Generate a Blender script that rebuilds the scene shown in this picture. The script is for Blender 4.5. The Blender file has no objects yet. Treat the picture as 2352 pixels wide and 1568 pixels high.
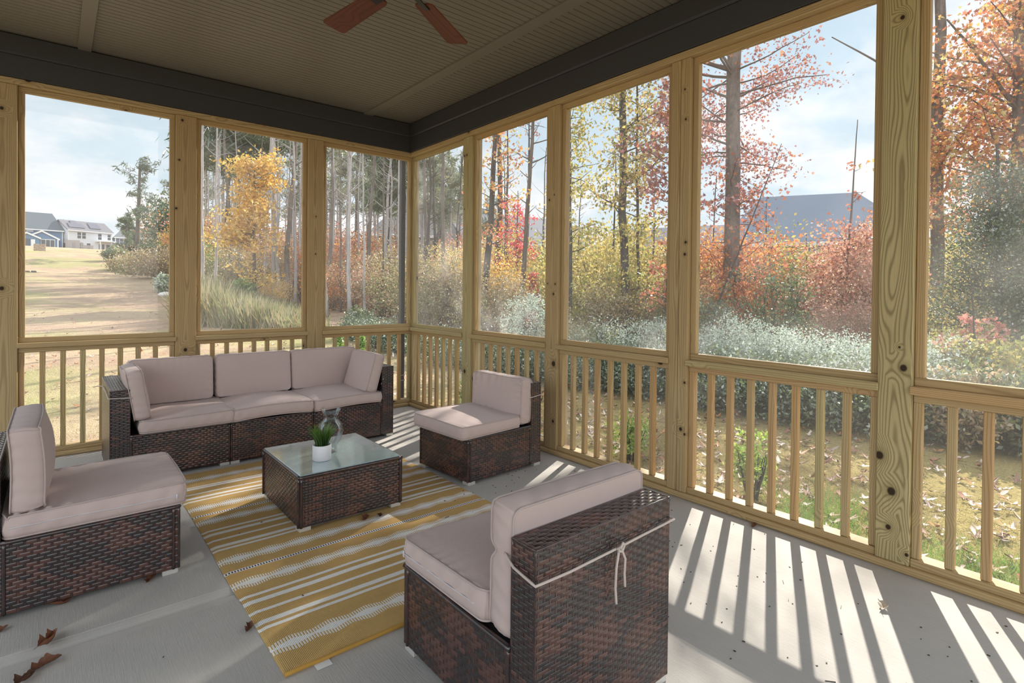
import bpy, math, random
import numpy as np
from mathutils import Matrix, Vector

S = bpy.context.scene
C = S.collection
PI = math.pi

# ------------------------------------------------------------------ camera
CAM = np.array([-3.12533, -5.57508, 1.35])
YAW, PITCH, ROLL = 0.6958262, 0.0108057, 0.0096955
FPX, PPX, PPY = 1256.057, 1176.0, 678.578
_fw = np.array([math.sin(YAW) * math.cos(PITCH), math.cos(YAW) * math.cos(PITCH), -math.sin(PITCH)])
_r0 = np.array([math.cos(YAW), -math.sin(YAW), 0.0])
_u0 = np.cross(_r0, _fw)
_r = math.cos(ROLL) * _r0 + math.sin(ROLL) * _u0
_u = -math.sin(ROLL) * _r0 + math.cos(ROLL) * _u0
cd = bpy.data.cameras.new('camera')
cam = bpy.data.objects.new('camera', cd)
C.objects.link(cam)
M = Matrix.Identity(4)
for i in range(3):
    M[i][0], M[i][1], M[i][2], M[i][3] = _r[i], _u[i], -_fw[i], CAM[i]
cam.matrix_world = M
cd.sensor_width = 36.0
cd.lens = FPX / 2352 * 36
cd.shift_y = -(784 - PPY) / 2352
cd.clip_end = 2000
S.camera = cam

def at(px, py, w):
    """world point seen at photo pixel (px,py) at depth w along the view axis (used to survey where things stand)"""
    return CAM + w * (_fw + (px - PPX) / FPX * _r - (py - PPY) / FPX * _u)

# ------------------------------------------------------------------ world, sun, exposure
SUN_EL = math.radians(33.0)
SUN_DIR = np.array([0.9070584 * math.cos(SUN_EL), 0.4210048 * math.cos(SUN_EL), math.sin(SUN_EL)])
S.view_settings.view_transform = 'Standard'
S.view_settings.look = 'None'
S.view_settings.exposure = 0.95
S.view_settings.gamma = 1.0
S.view_settings.use_curve_mapping = False
S.cycles.max_bounces = 7
S.cycles.diffuse_bounces = 4
S.cycles.transparent_max_bounces = 24
S.cycles.caustics_reflective = False
S.cycles.caustics_refractive = False
S.cycles.sample_clamp_indirect = 4.0


class NT:
    """small helper to write node trees"""
    def __init__(s, tree):
        s.t = tree
        s.L = tree.links
    def n(s, typ, ins=None, **kw):
        nd = s.t.nodes.new(typ)
        for k, v in kw.items():
            setattr(nd, k, v)
        for k, v in (ins or {}).items():
            s.put(nd.inputs[k], v)
        return nd
    def put(s, sock, v):
        if isinstance(v, bpy.types.NodeSocket):
            s.L.new(v, sock)
        elif isinstance(v, bpy.types.Node):
            s.L.new(v.outputs[0], sock)
        else:
            sock.default_value = v
    def m(s, op, a, b=0.0, c=None, clamp=False):
        nd = s.n('ShaderNodeMath', {0: a, 1: b}, operation=op, use_clamp=clamp)
        if c is not None:
            s.put(nd.inputs[2], c)
        return nd.outputs[0]
    def mix(s, f, a, b, bt='MIX'):
        return s.n('ShaderNodeMixRGB', {0: f, 1: a, 2: b}, blend_type=bt).outputs[0]
    def ramp(s, f, stops, interp='LINEAR'):
        nd = s.n('ShaderNodeValToRGB', {0: f})
        cr = nd.color_ramp
        cr.interpolation = interp
        while len(cr.elements) < len(stops):
            cr.elements.new(1.0)
        for e, (p, c) in zip(cr.elements, stops):
            e.position = p
            e.color = c if len(c) == 4 else (*c, 1)
        return nd.outputs[0]
    def noise(s, vec, scale, detail=3.0, rough=0.55, out=0):
        return s.n('ShaderNodeTexNoise', {'Vector': vec, 'Scale': scale, 'Detail': detail, 'Roughness': rough}).outputs[out]
    def vmul(s, v, k):
        return s.n('ShaderNodeVectorMath', {0: v, 1: k}, operation='MULTIPLY').outputs[0]
    def vadd(s, v, k):
        return s.n('ShaderNodeVectorMath', {0: v, 1: k}, operation='ADD').outputs[0]
    def sep(s, v):
        return s.n('ShaderNodeSeparateXYZ', {0: v}).outputs
    def comb(s, x, y, z):
        return s.n('ShaderNodeCombineXYZ', {0: x, 1: y, 2: z}).outputs[0]


def srgb(r, g, b):
    f = lambda c: (c / 255 / 12.92) if c / 255 <= 0.04045 else ((c / 255 + 0.055) / 1.055) ** 2.4
    return (f(r), f(g), f(b), 1.0)


w = bpy.data.worlds.new('sky')
S.world = w
w.use_nodes = True
w.node_tree.nodes.clear()
k = NT(w.node_tree)
tc = k.n('ShaderNodeTexCoord').outputs['Generated']
dx, dy, dz = k.sep(tc)
el = k.m('MAXIMUM', dz, 0.0)
grad = k.ramp(el, [(0.0, (0.41, 0.45, 0.47)), (0.12, (0.365, 0.43, 0.47)), (0.35, (0.31, 0.395, 0.46)), (1.0, (0.27, 0.35, 0.44))])
cv = k.comb(k.m('DIVIDE', dx, k.m('ADD', el, 0.25)), k.m('DIVIDE', dy, k.m('ADD', el, 0.25)), 0.0)
cl = k.noise(k.vadd(cv, (3.1, 1.7, 0)), 1.25, 6.0, 0.6)
# clouds thicken toward the sun side (east) of the sky
toward = k.m('ADD', k.m('MULTIPLY', dx, 0.907), k.m('MULTIPLY', dy, 0.421))
cl2 = k.m('ADD', cl, k.m('MULTIPLY', toward, 0.075))
cmask = k.ramp(cl2, [(0.50, (0, 0, 0)), (0.66, (1, 1, 1))])
skyc = k.mix(cmask, grad, (0.52, 0.52, 0.525, 1))
# added fill: sky brightened overhead and behind the camera to light the porch inside
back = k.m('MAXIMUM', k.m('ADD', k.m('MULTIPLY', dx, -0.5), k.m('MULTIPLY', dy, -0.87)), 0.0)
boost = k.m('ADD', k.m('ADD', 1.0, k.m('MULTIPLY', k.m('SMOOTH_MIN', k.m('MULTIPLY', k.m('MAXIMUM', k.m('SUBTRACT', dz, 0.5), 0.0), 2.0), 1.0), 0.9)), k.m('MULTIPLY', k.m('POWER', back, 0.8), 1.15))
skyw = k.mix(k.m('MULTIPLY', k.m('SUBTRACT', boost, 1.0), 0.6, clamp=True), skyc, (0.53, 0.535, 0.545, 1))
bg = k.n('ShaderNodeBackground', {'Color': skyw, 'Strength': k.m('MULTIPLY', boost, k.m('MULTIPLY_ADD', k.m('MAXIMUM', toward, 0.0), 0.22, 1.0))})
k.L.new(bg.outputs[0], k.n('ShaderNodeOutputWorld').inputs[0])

sd = bpy.data.lights.new('sun', 'SUN')
sun = bpy.data.objects.new('sun', sd)
C.objects.link(sun)
sd.energy = 5.6
sd.color = (1.0, 0.93, 0.82)
sd.angle = math.radians(0.6)
sun.rotation_euler = Vector(SUN_DIR).to_track_quat('Z', 'Y').to_euler()
sun.location = (8, 4, 12)

# ------------------------------------------------------------------ helpers: meshes, things
rng = np.random.default_rng(11)
random.seed(5)


class MB:
    """mesh builder: numpy chunks of verts/faces with optional grain coords and colours"""
    def __init__(s):
        s.v, s.f, s.g, s.c, s.n = [], [], [], [], 0
    def add(s, v, f, g=None, c=None):
        v = np.asarray(v, float).reshape(-1, 3)
        m = len(v)
        s.v.append(v)
        s.f.append((f, s.n))
        s.g.append(np.zeros((m, 3)) if g is None else np.asarray(g, float))
        cc = np.zeros((m, 3)) if c is None else np.asarray(c, float)
        if cc.ndim == 1:
            cc = np.tile(cc, (m, 1))
        s.c.append(cc)
        s.n += m
        return s
    # chamfered box between two corners, with wood-grain coordinates along its longest axis
    def box(s, a, b, bev=0.003, c=None, grain=True, gaxis=None, mat=None, goff=None):
        a, b = np.minimum(a, b).astype(float), np.maximum(a, b).astype(float)
        ce, h = (a + b) / 2, (b - a) / 2
        bev = min(bev, h.min() * 0.49)
        vs, idx = [], {}
        for sx in (-1, 1):
            for sy in (-1, 1):
                for sz in (-1, 1):
                    for ax in range(3):
                        p = np.array([sx, sy, sz]) * (h - bev)
                        p[ax] = (sx, sy, sz)[ax] * h[ax]
                        idx[(sx, sy, sz, ax)] = len(vs)
                        vs.append(p)
        fs = []
        I = lambda q, ax: idx[(q[0], q[1], q[2], ax)]
        for ax in range(3):
            o = [i for i in range(3) if i != ax]
            for sg in (-1, 1):
                q = []
                for (u, v_) in ((-1, -1), (1, -1), (1, 1), (-1, 1)):
                    t = [0, 0, 0]; t[ax] = sg; t[o[0]] = u; t[o[1]] = v_
                    q.append(I(t, ax))
                flip = (sg == 1) == (ax == 1)
                fs.append(q[::-1] if flip else q)
        for ax in range(3):
            o = [i for i in range(3) if i != ax]
            for (u, v_) in ((-1, -1), (1, -1), (1, 1), (-1, 1)):
                t0, t1 = [0, 0, 0], [0, 0, 0]
                t0[ax], t1[ax] = -1, 1
                for t in (t0, t1):
                    t[o[0]], t[o[1]] = u, v_
                q = [I(t0, o[0]), I(t1, o[0]), I(t1, o[1]), I(t0, o[1])]
                nrm = np.cross(vs[q[1]] - vs[q[0]], vs[q[2]] - vs[q[1]])
                out = np.zeros(3); out[o[0]] = u; out[o[1]] = v_
                fs.append(q if nrm @ out > 0 else q[::-1])
        for sx in (-1, 1):
            for sy in (-1, 1):
                for sz in (-1, 1):
                    q = [idx[(sx, sy, sz, i)] for i in range(3)]
                    nrm = np.cross(vs[q[1]] - vs[q[0]], vs[q[2]] - vs[q[0]])
                    fs.append(q if nrm @ np.array([sx, sy, sz]) > 0 else q[::-1])
        vs = np.array(vs)
        g = None
        if grain:
            L = int(np.argmax(h)) if gaxis is None else gaxis
            o = [i for i in range(3) if i != L]
            g = vs[:, [o[0], o[1], L]] + np.array([random.choice((-1, 1)) * random.uniform(.01, .07), random.choice((-1, 1)) * random.uniform(.03, .09), random.uniform(-9, 9)])
            if goff is not None:
                g = vs[:, [o[0], o[1], L]] + np.asarray(goff)
        vs = vs + ce
        if mat is not None:
            vs = vs @ np.array(mat)[:3, :3].T + np.array(mat)[:3, 3]
        return s.add(vs, fs, g, c)
    def tube(s, pts, rad, sides=8, c=None, cap=True, closed=False):
        pts = np.asarray(pts, float)
        n = len(pts)
        rad = np.broadcast_to(np.asarray(rad, float), (n,))
        if closed:
            tg = np.roll(pts, -1, 0) - np.roll(pts, 1, 0)
        else:
            tg = np.gradient(pts, axis=0)
        tg /= np.maximum(np.linalg.norm(tg, axis=1, keepdims=True), 1e-9)
        vs = []
        a = np.linspace(0, 2 * PI, sides, endpoint=False)
        u = np.cross([0, 0, 1.0] if abs(tg[0][2]) < 0.9 else [1.0, 0, 0], tg[0])
        for i in range(n):
            u = u - (u @ tg[i]) * tg[i]            # carry the frame along the path
            nu = np.linalg.norm(u)
            u = u / nu if nu > 1e-6 else np.array([0, 1.0, 0])
            v = np.cross(tg[i], u)
            vs.append(pts[i] + rad[i] * (np.outer(np.cos(a), u) + np.outer(np.sin(a), v)))
        vs = np.concatenate(vs)
        fs = []
        for i in range(n if closed else n - 1):
            j = (i + 1) % n
            for q in range(sides):
                r = (q + 1) % sides
                fs.append((i * sides + q, i * sides + r, j * sides + r, j * sides + q))
        if cap and not closed:
            fs.append(tuple(range(sides))[::-1])
            fs.append(tuple((n - 1) * sides + q for q in range(sides)))
        g = np.repeat(np.concatenate([[0], np.cumsum(np.linalg.norm(np.diff(pts, axis=0), axis=1))]), sides)
        gg = np.stack([np.tile(np.cos(a), n), np.tile(np.sin(a), n), g], 1)
        return s.add(vs, fs, gg, c)
    def lathe(s, prof, center, seg=48, c=None):
        prof = np.asarray(prof, float)
        n = len(prof)
        a = np.linspace(0, 2 * PI, seg, endpoint=False)
        vs = np.stack([np.outer(prof[:, 0], np.cos(a)), np.outer(prof[:, 0], np.sin(a)), np.repeat(prof[:, 1:2], seg, 1)], -1).reshape(-1, 3) + np.asarray(center)
        fs = [(i * seg + q, i * seg + (q + 1) % seg, (i + 1) * seg + (q + 1) % seg, (i + 1) * seg + q) for i in range(n - 1) for q in range(seg)]
        return s.add(vs, fs, None, c)
    def grid(s, P, c=None, g=None, flip=False):
        """P: (n,m,3) array of points"""
        n, m = P.shape[:2]
        i = np.arange(n - 1)[:, None] * m + np.arange(m - 1)[None]
        q = np.stack([i, i + m, i + m + 1, i + 1], -1).reshape(-1, 4)
        if flip:
            q = q[:, ::-1]
        return s.add(P.reshape(-1, 3), q, None if g is None else g.reshape(-1, 3), None if c is None else (c.reshape(-1, 3) if np.ndim(c) > 1 else c))
    def build(s, name, mat, parent=None, smooth=False, loc=None, col=False, gco=False):
        me = bpy.data.meshes.new(name)
        V = np.concatenate(s.v) if s.v else np.zeros((0, 3))
        loops, starts, tot = [], [], 0
        for f, off in s.f:
            if isinstance(f, np.ndarray):
                kk = f.shape[1]
                loops.append((f + off).reshape(-1))
                starts.append(tot + np.arange(len(f)) * kk)
                tot += f.size
            else:
                ln = np.array([len(q) for q in f])
                loops.append(np.array([i for q in f for i in q]) + off)
                starts.append(tot + np.concatenate([[0], np.cumsum(ln)[:-1]]))
                tot += int(ln.sum())
        loops = np.concatenate(loops).astype(np.int32)
        starts = np.concatenate(starts).astype(np.int32)
        me.vertices.add(len(V)); me.vertices.foreach_set('co', V.astype(np.float32).ravel())
        me.loops.add(len(loops)); me.loops.foreach_set('vertex_index', loops)
        me.polygons.add(len(starts)); me.polygons.foreach_set('loop_start', starts)
        if smooth:
            me.polygons.foreach_set('use_smooth', np.ones(len(starts), bool))
        else:
            me.polygons.foreach_set('use_smooth', np.zeros(len(starts), bool))
        if gco:
            at_ = me.attributes.new('gco', 'FLOAT_VECTOR', 'POINT')
            at_.data.foreach_set('vector', np.concatenate(s.g).astype(np.float32).ravel())
        if col:
            at_ = me.attributes.new('col', 'FLOAT_COLOR', 'POINT')
            cc = np.concatenate(s.c)
            at_.data.foreach_set('color', np.concatenate([cc, np.ones((len(cc), 1))], 1).astype(np.float32).ravel())
        me.update(calc_edges=True)
        me.validate()
        if mat is not None:
            me.materials.append(mat)
        o = bpy.data.objects.new(name, me)
        C.objects.link(o)
        if parent is not None:
            o.parent = parent
        if loc is not None:
            o.location = loc
        return o


def tag(o, label=None, cat=None, group=None, kind=None):
    if label: o['label'] = label
    if cat: o['category'] = cat
    if group: o['group'] = group
    if kind: o['kind'] = kind
    return o


def thing(name, label, cat, loc=(0, 0, 0), rz=0.0, group=None):
    o = bpy.data.objects.new(name, None)
    C.objects.link(o)
    o.empty_display_size = 0.1
    o.location = loc
    o.rotation_euler = (0, 0, rz)
    return tag(o, label, cat, group)


def struct(o):
    o['kind'] = 'structure'
    return o


def copy_tree(o, parent=None):
    c = o.copy()
    C.objects.link(c)
    if parent is not None:
        c.parent = parent
    for ch in list(o.children):
        copy_tree(ch, c)
    return c


# ------------------------------------------------------------------ materials
def new_mat(name):
    mt = bpy.data.materials.new(name)
    mt.use_nodes = True
    mt.node_tree.nodes.clear()
    return mt, NT(mt.node_tree)


def finish(k, sh, disp=None):
    o = k.n('ShaderNodeOutputMaterial')
    k.L.new(sh.outputs[0], o.inputs[0])


def pbsdf(k, color, rough=0.6, bump=None, bstr=0.3, bdist=0.01, **kw):
    ins = {'Base Color': color, 'Roughness': rough}
    ins.update(kw)
    p = k.n('ShaderNodeBsdfPrincipled', ins)
    if bump is not None:
        b = k.n('ShaderNodeBump', {'Strength': bstr, 'Distance': bdist, 'Height': bump})
        k.L.new(b.outputs[0], p.inputs['Normal'])
    return p


def plain(name, color, rough=0.6, nscale=40.0, var=0.12, **kw):
    mt, k = new_mat(name)
    tc = k.n('ShaderNodeTexCoord').outputs['Object']
    nz = k.noise(tc, nscale, 4.0)
    cc = k.mix(k.m('MULTIPLY', k.m('ABSOLUTE', k.m('SUBTRACT', nz, 0.5)), var * 4), color, tuple(x * 0.7 for x in color[:3]) + (1,))
    finish(k, pbsdf(k, cc, rough, nz, 0.15, 0.005, **kw))
    return mt


def wood_mat(name, light, mid, dark, knots=1.0, ring_w=0.0085, kn=(), tint=0.45, rc=0.5, wa=0.07, wz=0.9):
    mt, k = new_mat(name)
    g = k.n('ShaderNodeAttribute', attribute_name='gco').outputs['Vector']
    oi = k.n('ShaderNodeObjectInfo').outputs['Random']
    warp = k.noise(k.vmul(g, (4.0, 4.0, wz)), 1.0, 2.0, 0.5, 1)
    wx, wy, wz = k.sep(k.vmul(k.vadd(warp, (-0.5, -0.5, -0.5)), (wa, wa, 0.0)))
    gx, gy, gz = k.sep(g)
    # knots pull the grain round them
    kv = k.vmul(g, (4.2, 4.2, 2.6))
    vor = k.n('ShaderNodeTexVoronoi', {'Vector': kv, 'Scale': 1.0}).outputs['Distance']
    if kn:
        vor = k.m('ADD', k.m('MULTIPLY', vor, 1.0), 0.12)
        for (ky, kz, kr) in kn:
            ay = k.m('DIVIDE', k.m('SUBTRACT', gy, ky), kr / 0.055)
            az = k.m('DIVIDE', k.m('SUBTRACT', gz, kz), kr * 1.15 / 0.055)
            vor = k.m('MINIMUM', vor, k.m('SQRT', k.m('ADD', k.m('MULTIPLY', ay, ay), k.m('MULTIPLY', az, az))))
    pull = k.m('MULTIPLY', k.m('MAXIMUM', k.m('SUBTRACT', 0.28, vor), 0.0), 0.16)
    X = k.m('ADD', k.m('ADD', gx, wx), pull)
    Y = k.m('ADD', k.m('ADD', gy, wy), pull)
    r = k.m('SQRT', k.m('ADD', k.m('MULTIPLY', X, X), k.m('MULTIPLY', Y, Y)))
    sn = k.m('ADD', k.m('MULTIPLY', k.m('SINE', k.m('MULTIPLY', r, 2 * PI / ring_w)), 0.5), 0.5)
    ring = k.m('POWER', sn, 2.5)
    fine = k.noise(k.vmul(g, (260.0, 260.0, 5.0)), 1.0, 2.0)
    blot = k.noise(k.vmul(g, (5.0, 5.0, 1.2)), 1.0, 3.0)
    base = k.mix(k.m('MULTIPLY_ADD', blot, 1.6, -0.35, clamp=True), light, mid)
    base = k.mix(k.m('MULTIPLY', oi, tint), base, (0.58, 0.36, 0.15, 1))
    cc = k.mix(k.m('MULTIPLY', ring, rc), base, dark)
    cc = k.mix(k.m('MULTIPLY', k.m('SUBTRACT', fine, 0.42, clamp=True), 0.8), cc, dark)
    kn = k.m('MULTIPLY', k.ramp(vor, [(0.04, (1, 1, 1)), (0.062, (0, 0, 0))]), knots)
    halo = k.m('MULTIPLY', k.ramp(vor, [(0.06, (1, 1, 1)), (0.15, (0, 0, 0))]), 0.45 * knots)
    cc = k.mix(halo, cc, dark)
    cc = k.mix(kn, cc, (0.035, 0.018, 0.008, 1))
    hgt = k.m('ADD', fine, k.m('MULTIPLY', ring, 0.4))
    finish(k, pbsdf(k, cc, 0.62, hgt, 0.25, 0.002, **{'Specular IOR Level': 0.3}))
    return mt


def fabric_mat(name, color):
    mt, k = new_mat(name)
    tc = k.n('ShaderNodeTexCoord').outputs['Object']
    n1 = k.noise(tc, 900.0, 1.0)
    n2 = k.noise(tc, 6.0, 2.0)
    n3 = k.noise(tc, 26.0, 3.0)
    cc = k.mix(k.m('MULTIPLY', n1, 0.25), color, tuple(x * 0.72 for x in color[:3]) + (1,))
    cc = k.mix(k.m('MULTIPLY', n2, 0.12), cc, (0.75, 0.66, 0.62, 1))
    p = pbsdf(k, cc, 0.85, k.m('ADD', k.m('MULTIPLY', n1, 0.05), n3), 0.25, 0.006, **{'Specular IOR Level': 0.15, 'Sheen Weight': 0.15, 'Sheen Roughness': 0.5})
    finish(k, p)
    return mt


def attr_mat(name, rough=0.5, mult=1.0, **kw):
    mt, k = new_mat(name)
    c = k.n('ShaderNodeAttribute', attribute_name='col').outputs['Color']
    if mult != 1.0:
        c = k.vmul(c, (mult, mult, mult))
    finish(k, pbsdf(k, c, rough, **kw))
    return mt


def leaf_mat(name, trans=0.45):
    mt, k = new_mat(name)
    c = k.n('ShaderNodeAttribute', attribute_name='col').outputs['Color']
    d = k.n('ShaderNodeBsdfDiffuse', {'Color': c})
    t = k.n('ShaderNodeBsdfTranslucent', {'Color': c})
    mx = k.n('ShaderNodeMixShader', {0: trans, 1: d.outputs[0], 2: t.outputs[0]})
    gl = k.n('ShaderNodeBsdfGlossy', {'Color': (1, 1, 1, 1), 'Roughness': 0.38})
    finish(k, k.n('ShaderNodeMixShader', {0: 0.07, 1: mx.outputs[0], 2: gl.outputs[0]}))
    return mt


def bark_mat(name, a, b, zs=2.0):
    mt, k = new_mat(name)
    g = k.n('ShaderNodeAttribute', attribute_name='gco').outputs['Vector']
    n1 = k.noise(k.vmul(g, (3.0, 3.0, zs * 4)), 1.0, 4.0, 0.65)
    n2 = k.noise(k.vmul(g, (1.2, 1.2, 0.9)), 1.0, 2.0)
    cc = k.mix(k.m('MULTIPLY_ADD', n1, 2.4, -0.7, clamp=True), a, b)
    cc = k.mix(k.m('MULTIPLY_ADD', n2, 1.5, -0.6, clamp=True), cc, tuple(x * 1.4 for x in a[:3]) + (1,))
    finish(k, pbsdf(k, cc, 0.9, n1, 0.8, 0.02, **{'Specular IOR Level': 0.1}))
    return mt


WOOD = wood_mat('treated_pine', (0.55, 0.43, 0.235, 1), (0.46, 0.34, 0.175, 1), (0.24, 0.15, 0.07, 1))
WOODG = wood_mat('treated_pine_greenish', (0.55, 0.46, 0.245, 1), (0.45, 0.365, 0.18, 1), (0.21, 0.155, 0.065, 1), 1.0, 0.012)
FABRIC = fabric_mat('cushion_fabric', (0.58, 0.458, 0.43, 1))
PIPING = fabric_mat('piping_fabric', (0.50, 0.41, 0.385, 1))
STRAP = fabric_mat('strap_fabric', (0.62, 0.52, 0.47, 1))
WICKER = attr_mat('wicker', 0.23, **{'Specular IOR Level': 1.0})
ALU = plain('foot_aluminium', (0.72, 0.70, 0.67, 1), 0.35, 60, 0.05, Metallic=0.5)
DARKIN = plain('dark_inner_board', (0.018, 0.014, 0.014, 1), 0.8)
FASCIA = plain('dark_fascia_paint', (0.041, 0.042, 0.047, 1), 0.55, 120, 0.2)
LEAF = leaf_mat('leaf')
NEEDLE = leaf_mat('needles', 0.3)
BARK = bark_mat('bark_grey', (0.23, 0.20, 0.18, 1), (0.10, 0.085, 0.075, 1))
BARKL = bark_mat('bark_pale', (0.50, 0.48, 0.48, 1), (0.30, 0.28, 0.28, 1))
BARKD = bark_mat('bark_dark', (0.13, 0.115, 0.105, 1), (0.05, 0.042, 0.04, 1))
DEADLEAF = attr_mat('fallen_leaf', 0.6)


def ceiling_mat():
    mt, k = new_mat('ceiling_paint')
    tc = k.n('ShaderNodeTexCoord').outputs['Object']
    nz = k.noise(k.vmul(tc, (3, 60, 60)), 1.0, 3.0)
    cc = k.mix(k.m('MULTIPLY', nz, 0.3), (0.185, 0.166, 0.138, 1), (0.145, 0.129, 0.106, 1))
    finish(k, pbsdf(k, cc, 0.5, nz, 0.1, 0.002))
    return mt


def concrete_mat():
    mt, k = new_mat('broomed_concrete')
    tc = k.n('ShaderNodeTexCoord').outputs['Object']
    x, y, z = k.sep(tc)
    br = k.noise(k.vmul(tc, (260.0, 9.0, 1.0)), 1.0, 3.0, 0.65)
    br2 = k.noise(k.vmul(tc, (120.0, 14.0, 1.0)), 1.0, 3.0, 0.7)
    big = k.noise(tc, 1.7, 4.0, 0.6)
    sp = k.noise(tc, 260.0, 2.0)
    joint = k.m('MULTIPLY', k.m('GREATER_THAN', y, -3.012), k.m('LESS_THAN', y, -2.888))
    cc = k.mix(k.m('MULTIPLY_ADD', big, 1.5, -0.4, clamp=True), (0.53, 0.505, 0.475, 1), (0.43, 0.41, 0.385, 1))
    rough_tex = k.m('MULTIPLY', k.m('SUBTRACT', 1.0, joint), k.m('MULTIPLY_ADD', k.m('ADD', br, br2), 1.1, -0.75, clamp=True))
    cc = k.mix(k.m('MULTIPLY', rough_tex, 0.34), cc, (0.30, 0.285, 0.265, 1))
    cc = k.mix(k.m('MULTIPLY_ADD', sp, 1.4, -0.75, clamp=True), cc, (0.27, 0.25, 0.23, 1))
    finish(k, pbsdf(k, cc, 0.8, k.m('ADD', k.m('MULTIPLY', rough_tex, -1.0), k.m('MULTIPLY', sp, 0.3)), 0.35, 0.003, **{'Specular IOR Level': 0.25}))
    return mt


def screen_mat(name, through):
    mt, k = new_mat(name)
    ge = k.n('ShaderNodeNewGeometry')
    dt = k.m('ABSOLUTE', k.n('ShaderNodeVectorMath', {0: ge.outputs['Incoming'], 1: ge.outputs['Normal']}, operation='DOT_PRODUCT').outputs['Value'])
    # threads cover more of the view when the mesh is seen at a slant
    tr = k.m('POWER', through, k.m('DIVIDE', 1.0, k.m('MAXIMUM', dt, 0.2)))
    d = k.n('ShaderNodeBsdfDiffuse', {'Color': (0.42, 0.42, 0.43, 1)})
    t = k.n('ShaderNodeBsdfTranslucent', {'Color': (0.75, 0.74, 0.74, 1)})
    mx = k.n('ShaderNodeMixShader', {0: 0.6, 1: d.outputs[0], 2: t.outputs[0]})
    tp = k.n('ShaderNodeBsdfTransparent', {'Color': (1, 1, 1, 1)})
    finish(k, k.n('ShaderNodeMixShader', {0: tr, 1: mx.outputs[0], 2: tp.outputs[0]}))
    return mt


CEIL = ceiling_mat()
CONC = concrete_mat()
SCREEN = screen_mat('insect_screen', 0.845)
SCREENL = screen_mat('lower_insect_screen', 0.945)

# ------------------------------------------------------------------ the porch shell
X0, Y0 = -5.2, -7.3      # far ends of slab and roof, out of view
# slab with the tooled joint
prof_y = [0.14, 0.0, -2.886, -2.889, -2.905, -2.925, -2.943, -2.956, -2.9600, -2.9625, -2.966, -3.008, -3.012, -4.5, Y0]
prof_z = [0, 0, 0, -0.0012, -0.0026, -0.006, -0.012, -0.019, -0.021, -0.008, -0.0025, -0.0012, 0, 0, 0]
fl = MB()
P = np.array([[[xx, yy, zz] for yy, zz in zip(prof_y, prof_z)] for xx in np.linspace(X0, 0.14, 12)])
fl.grid(P, flip=True)
fl.box((X0, Y0, -0.30), (0.14, 0.14, -0.024), 0.004, grain=False)
struct(fl.build('floor', CONC))

# beadboard ceiling: boards run along x with a V groove between them
CZ = 3.23
ce = MB()
pitch = 0.0575
ny = int((0.1 - Y0) / pitch)
ys, zs = [], []
for i in range(ny):
    y0 = 0.1 - i * pitch
    ys += [y0, y0 - 0.0045, y0 - pitch + 0.0045]
    zs += [CZ + 0.014, CZ, CZ]
P = np.array([[[xx, yy, zz] for yy, zz in zip(ys, zs)] for xx in (X0, -2.6, 0.1)])
ce.grid(P)
ce.box((X0 - .3, Y0 - .3, CZ + 0.015), (0.45, 0.45, CZ + 0.25), 0.005, grain=False)
struct(ce.build('ceiling', CEIL))

# flat boards across the ceiling
for i, (xa, xb) in enumerate(((-2.99, -2.905), (-0.585, -0.485))):
    b = MB().box((xa, Y0, CZ - 0.014), (xb, 0.0, CZ + 0.002), 0.002)
    struct(b.build('trim_%d' % (i + 1), CEIL, gco=True))
# dark header boards
H = MB().box((X0, -0.012, 2.907), (0.15, 0.14, 3.075), 0.003)
H.box((X0, -0.030, 3.075), (0.15, 0.14, CZ), 0.012)
struct(H.build('trim_3', FASCIA, gco=True))
H = MB().box((-0.012, Y0, 2.907), (0.14, -0.0125, 3.075), 0.003)
H.box((-0.030, Y0, 3.075), (0.14, -0.0305, CZ), 0.012)
struct(H.build('trim_4', FASCIA, gco=True))
# top plates and sill plates
struct(MB().box((X0, 0.0, 2.862), (0.0, 0.14, 2.905), 0.003).build('trim_5', WOOD, gco=True))
struct(MB().box((0.0, Y0, 2.862), (0.14, 0.14, 2.905), 0.003).build('trim_6', WOOD, gco=True))
struct(MB().box((X0, 0.0, 0.0), (0.0, 0.14, 0.038), 0.009).build('baseboard_back', WOOD, gco=True))
struct(MB().box((0.0, Y0, 0.0), (0.14, 0.14, 0.038), 0.009).build('baseboard_right', WOOD, gco=True))

# posts
BACKP = [(-3.50, -3.345), (-2.314, -2.152), (-1.158, -1.0)]
RIGHTP = [(-1.172, -1.03), (-2.392, -2.25), (-3.587, -3.445), (-4.80, -4.657), (-6.01, -5.87)]
def knots(mb, lst, seed):
    pass
PL = ['broad pine post at the left end of the back wall, beside the field window',
      'pine post behind the left half of the sofa, one dark knot low down',
      'pine post of the back wall behind the middle of the sofa']
PZ = (0.038 + 2.862) / 2
LGT, MIDC, DRK = (0.53, 0.405, 0.215, 1), (0.44, 0.32, 0.16, 1), (0.23, 0.145, 0.065, 1)
GL, GM, GD = (0.55, 0.475, 0.255, 1), (0.46, 0.385, 0.19, 1), (0.20, 0.155, 0.065, 1)
KB = [[(-3.433, 2.668, .012), (-3.433, 1.323, .014)], [(-2.265, 2.817, .010), (-2.287, 2.465, .008), (-2.309, 2.037, .009), (-2.236, 0.787, .015)], [(-1.077, 2.079, .006), (-1.079, 1.696, .007)]]
for (a, b), lb, kn in zip(BACKP, PL, KB):
    m_ = (a + b) / 2
    pm = wood_mat('post_pine', LGT, MIDC, DRK, 1.0, 0.0085, [(x - m_, z - PZ, r) for x, z, r in kn], 0.25)
    bm_ = MB().box((a, 0.018, 0.038), (b, 0.15, 2.862), 0.004, goff=(0, 0, 0))
    bm_.g[-1] = np.stack([bm_.g[-1][:, 1] + 0.11, bm_.g[-1][:, 0], bm_.g[-1][:, 2]], 1)
    tag(bm_.build('porch_post', pm, gco=True), lb, 'post')
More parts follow.
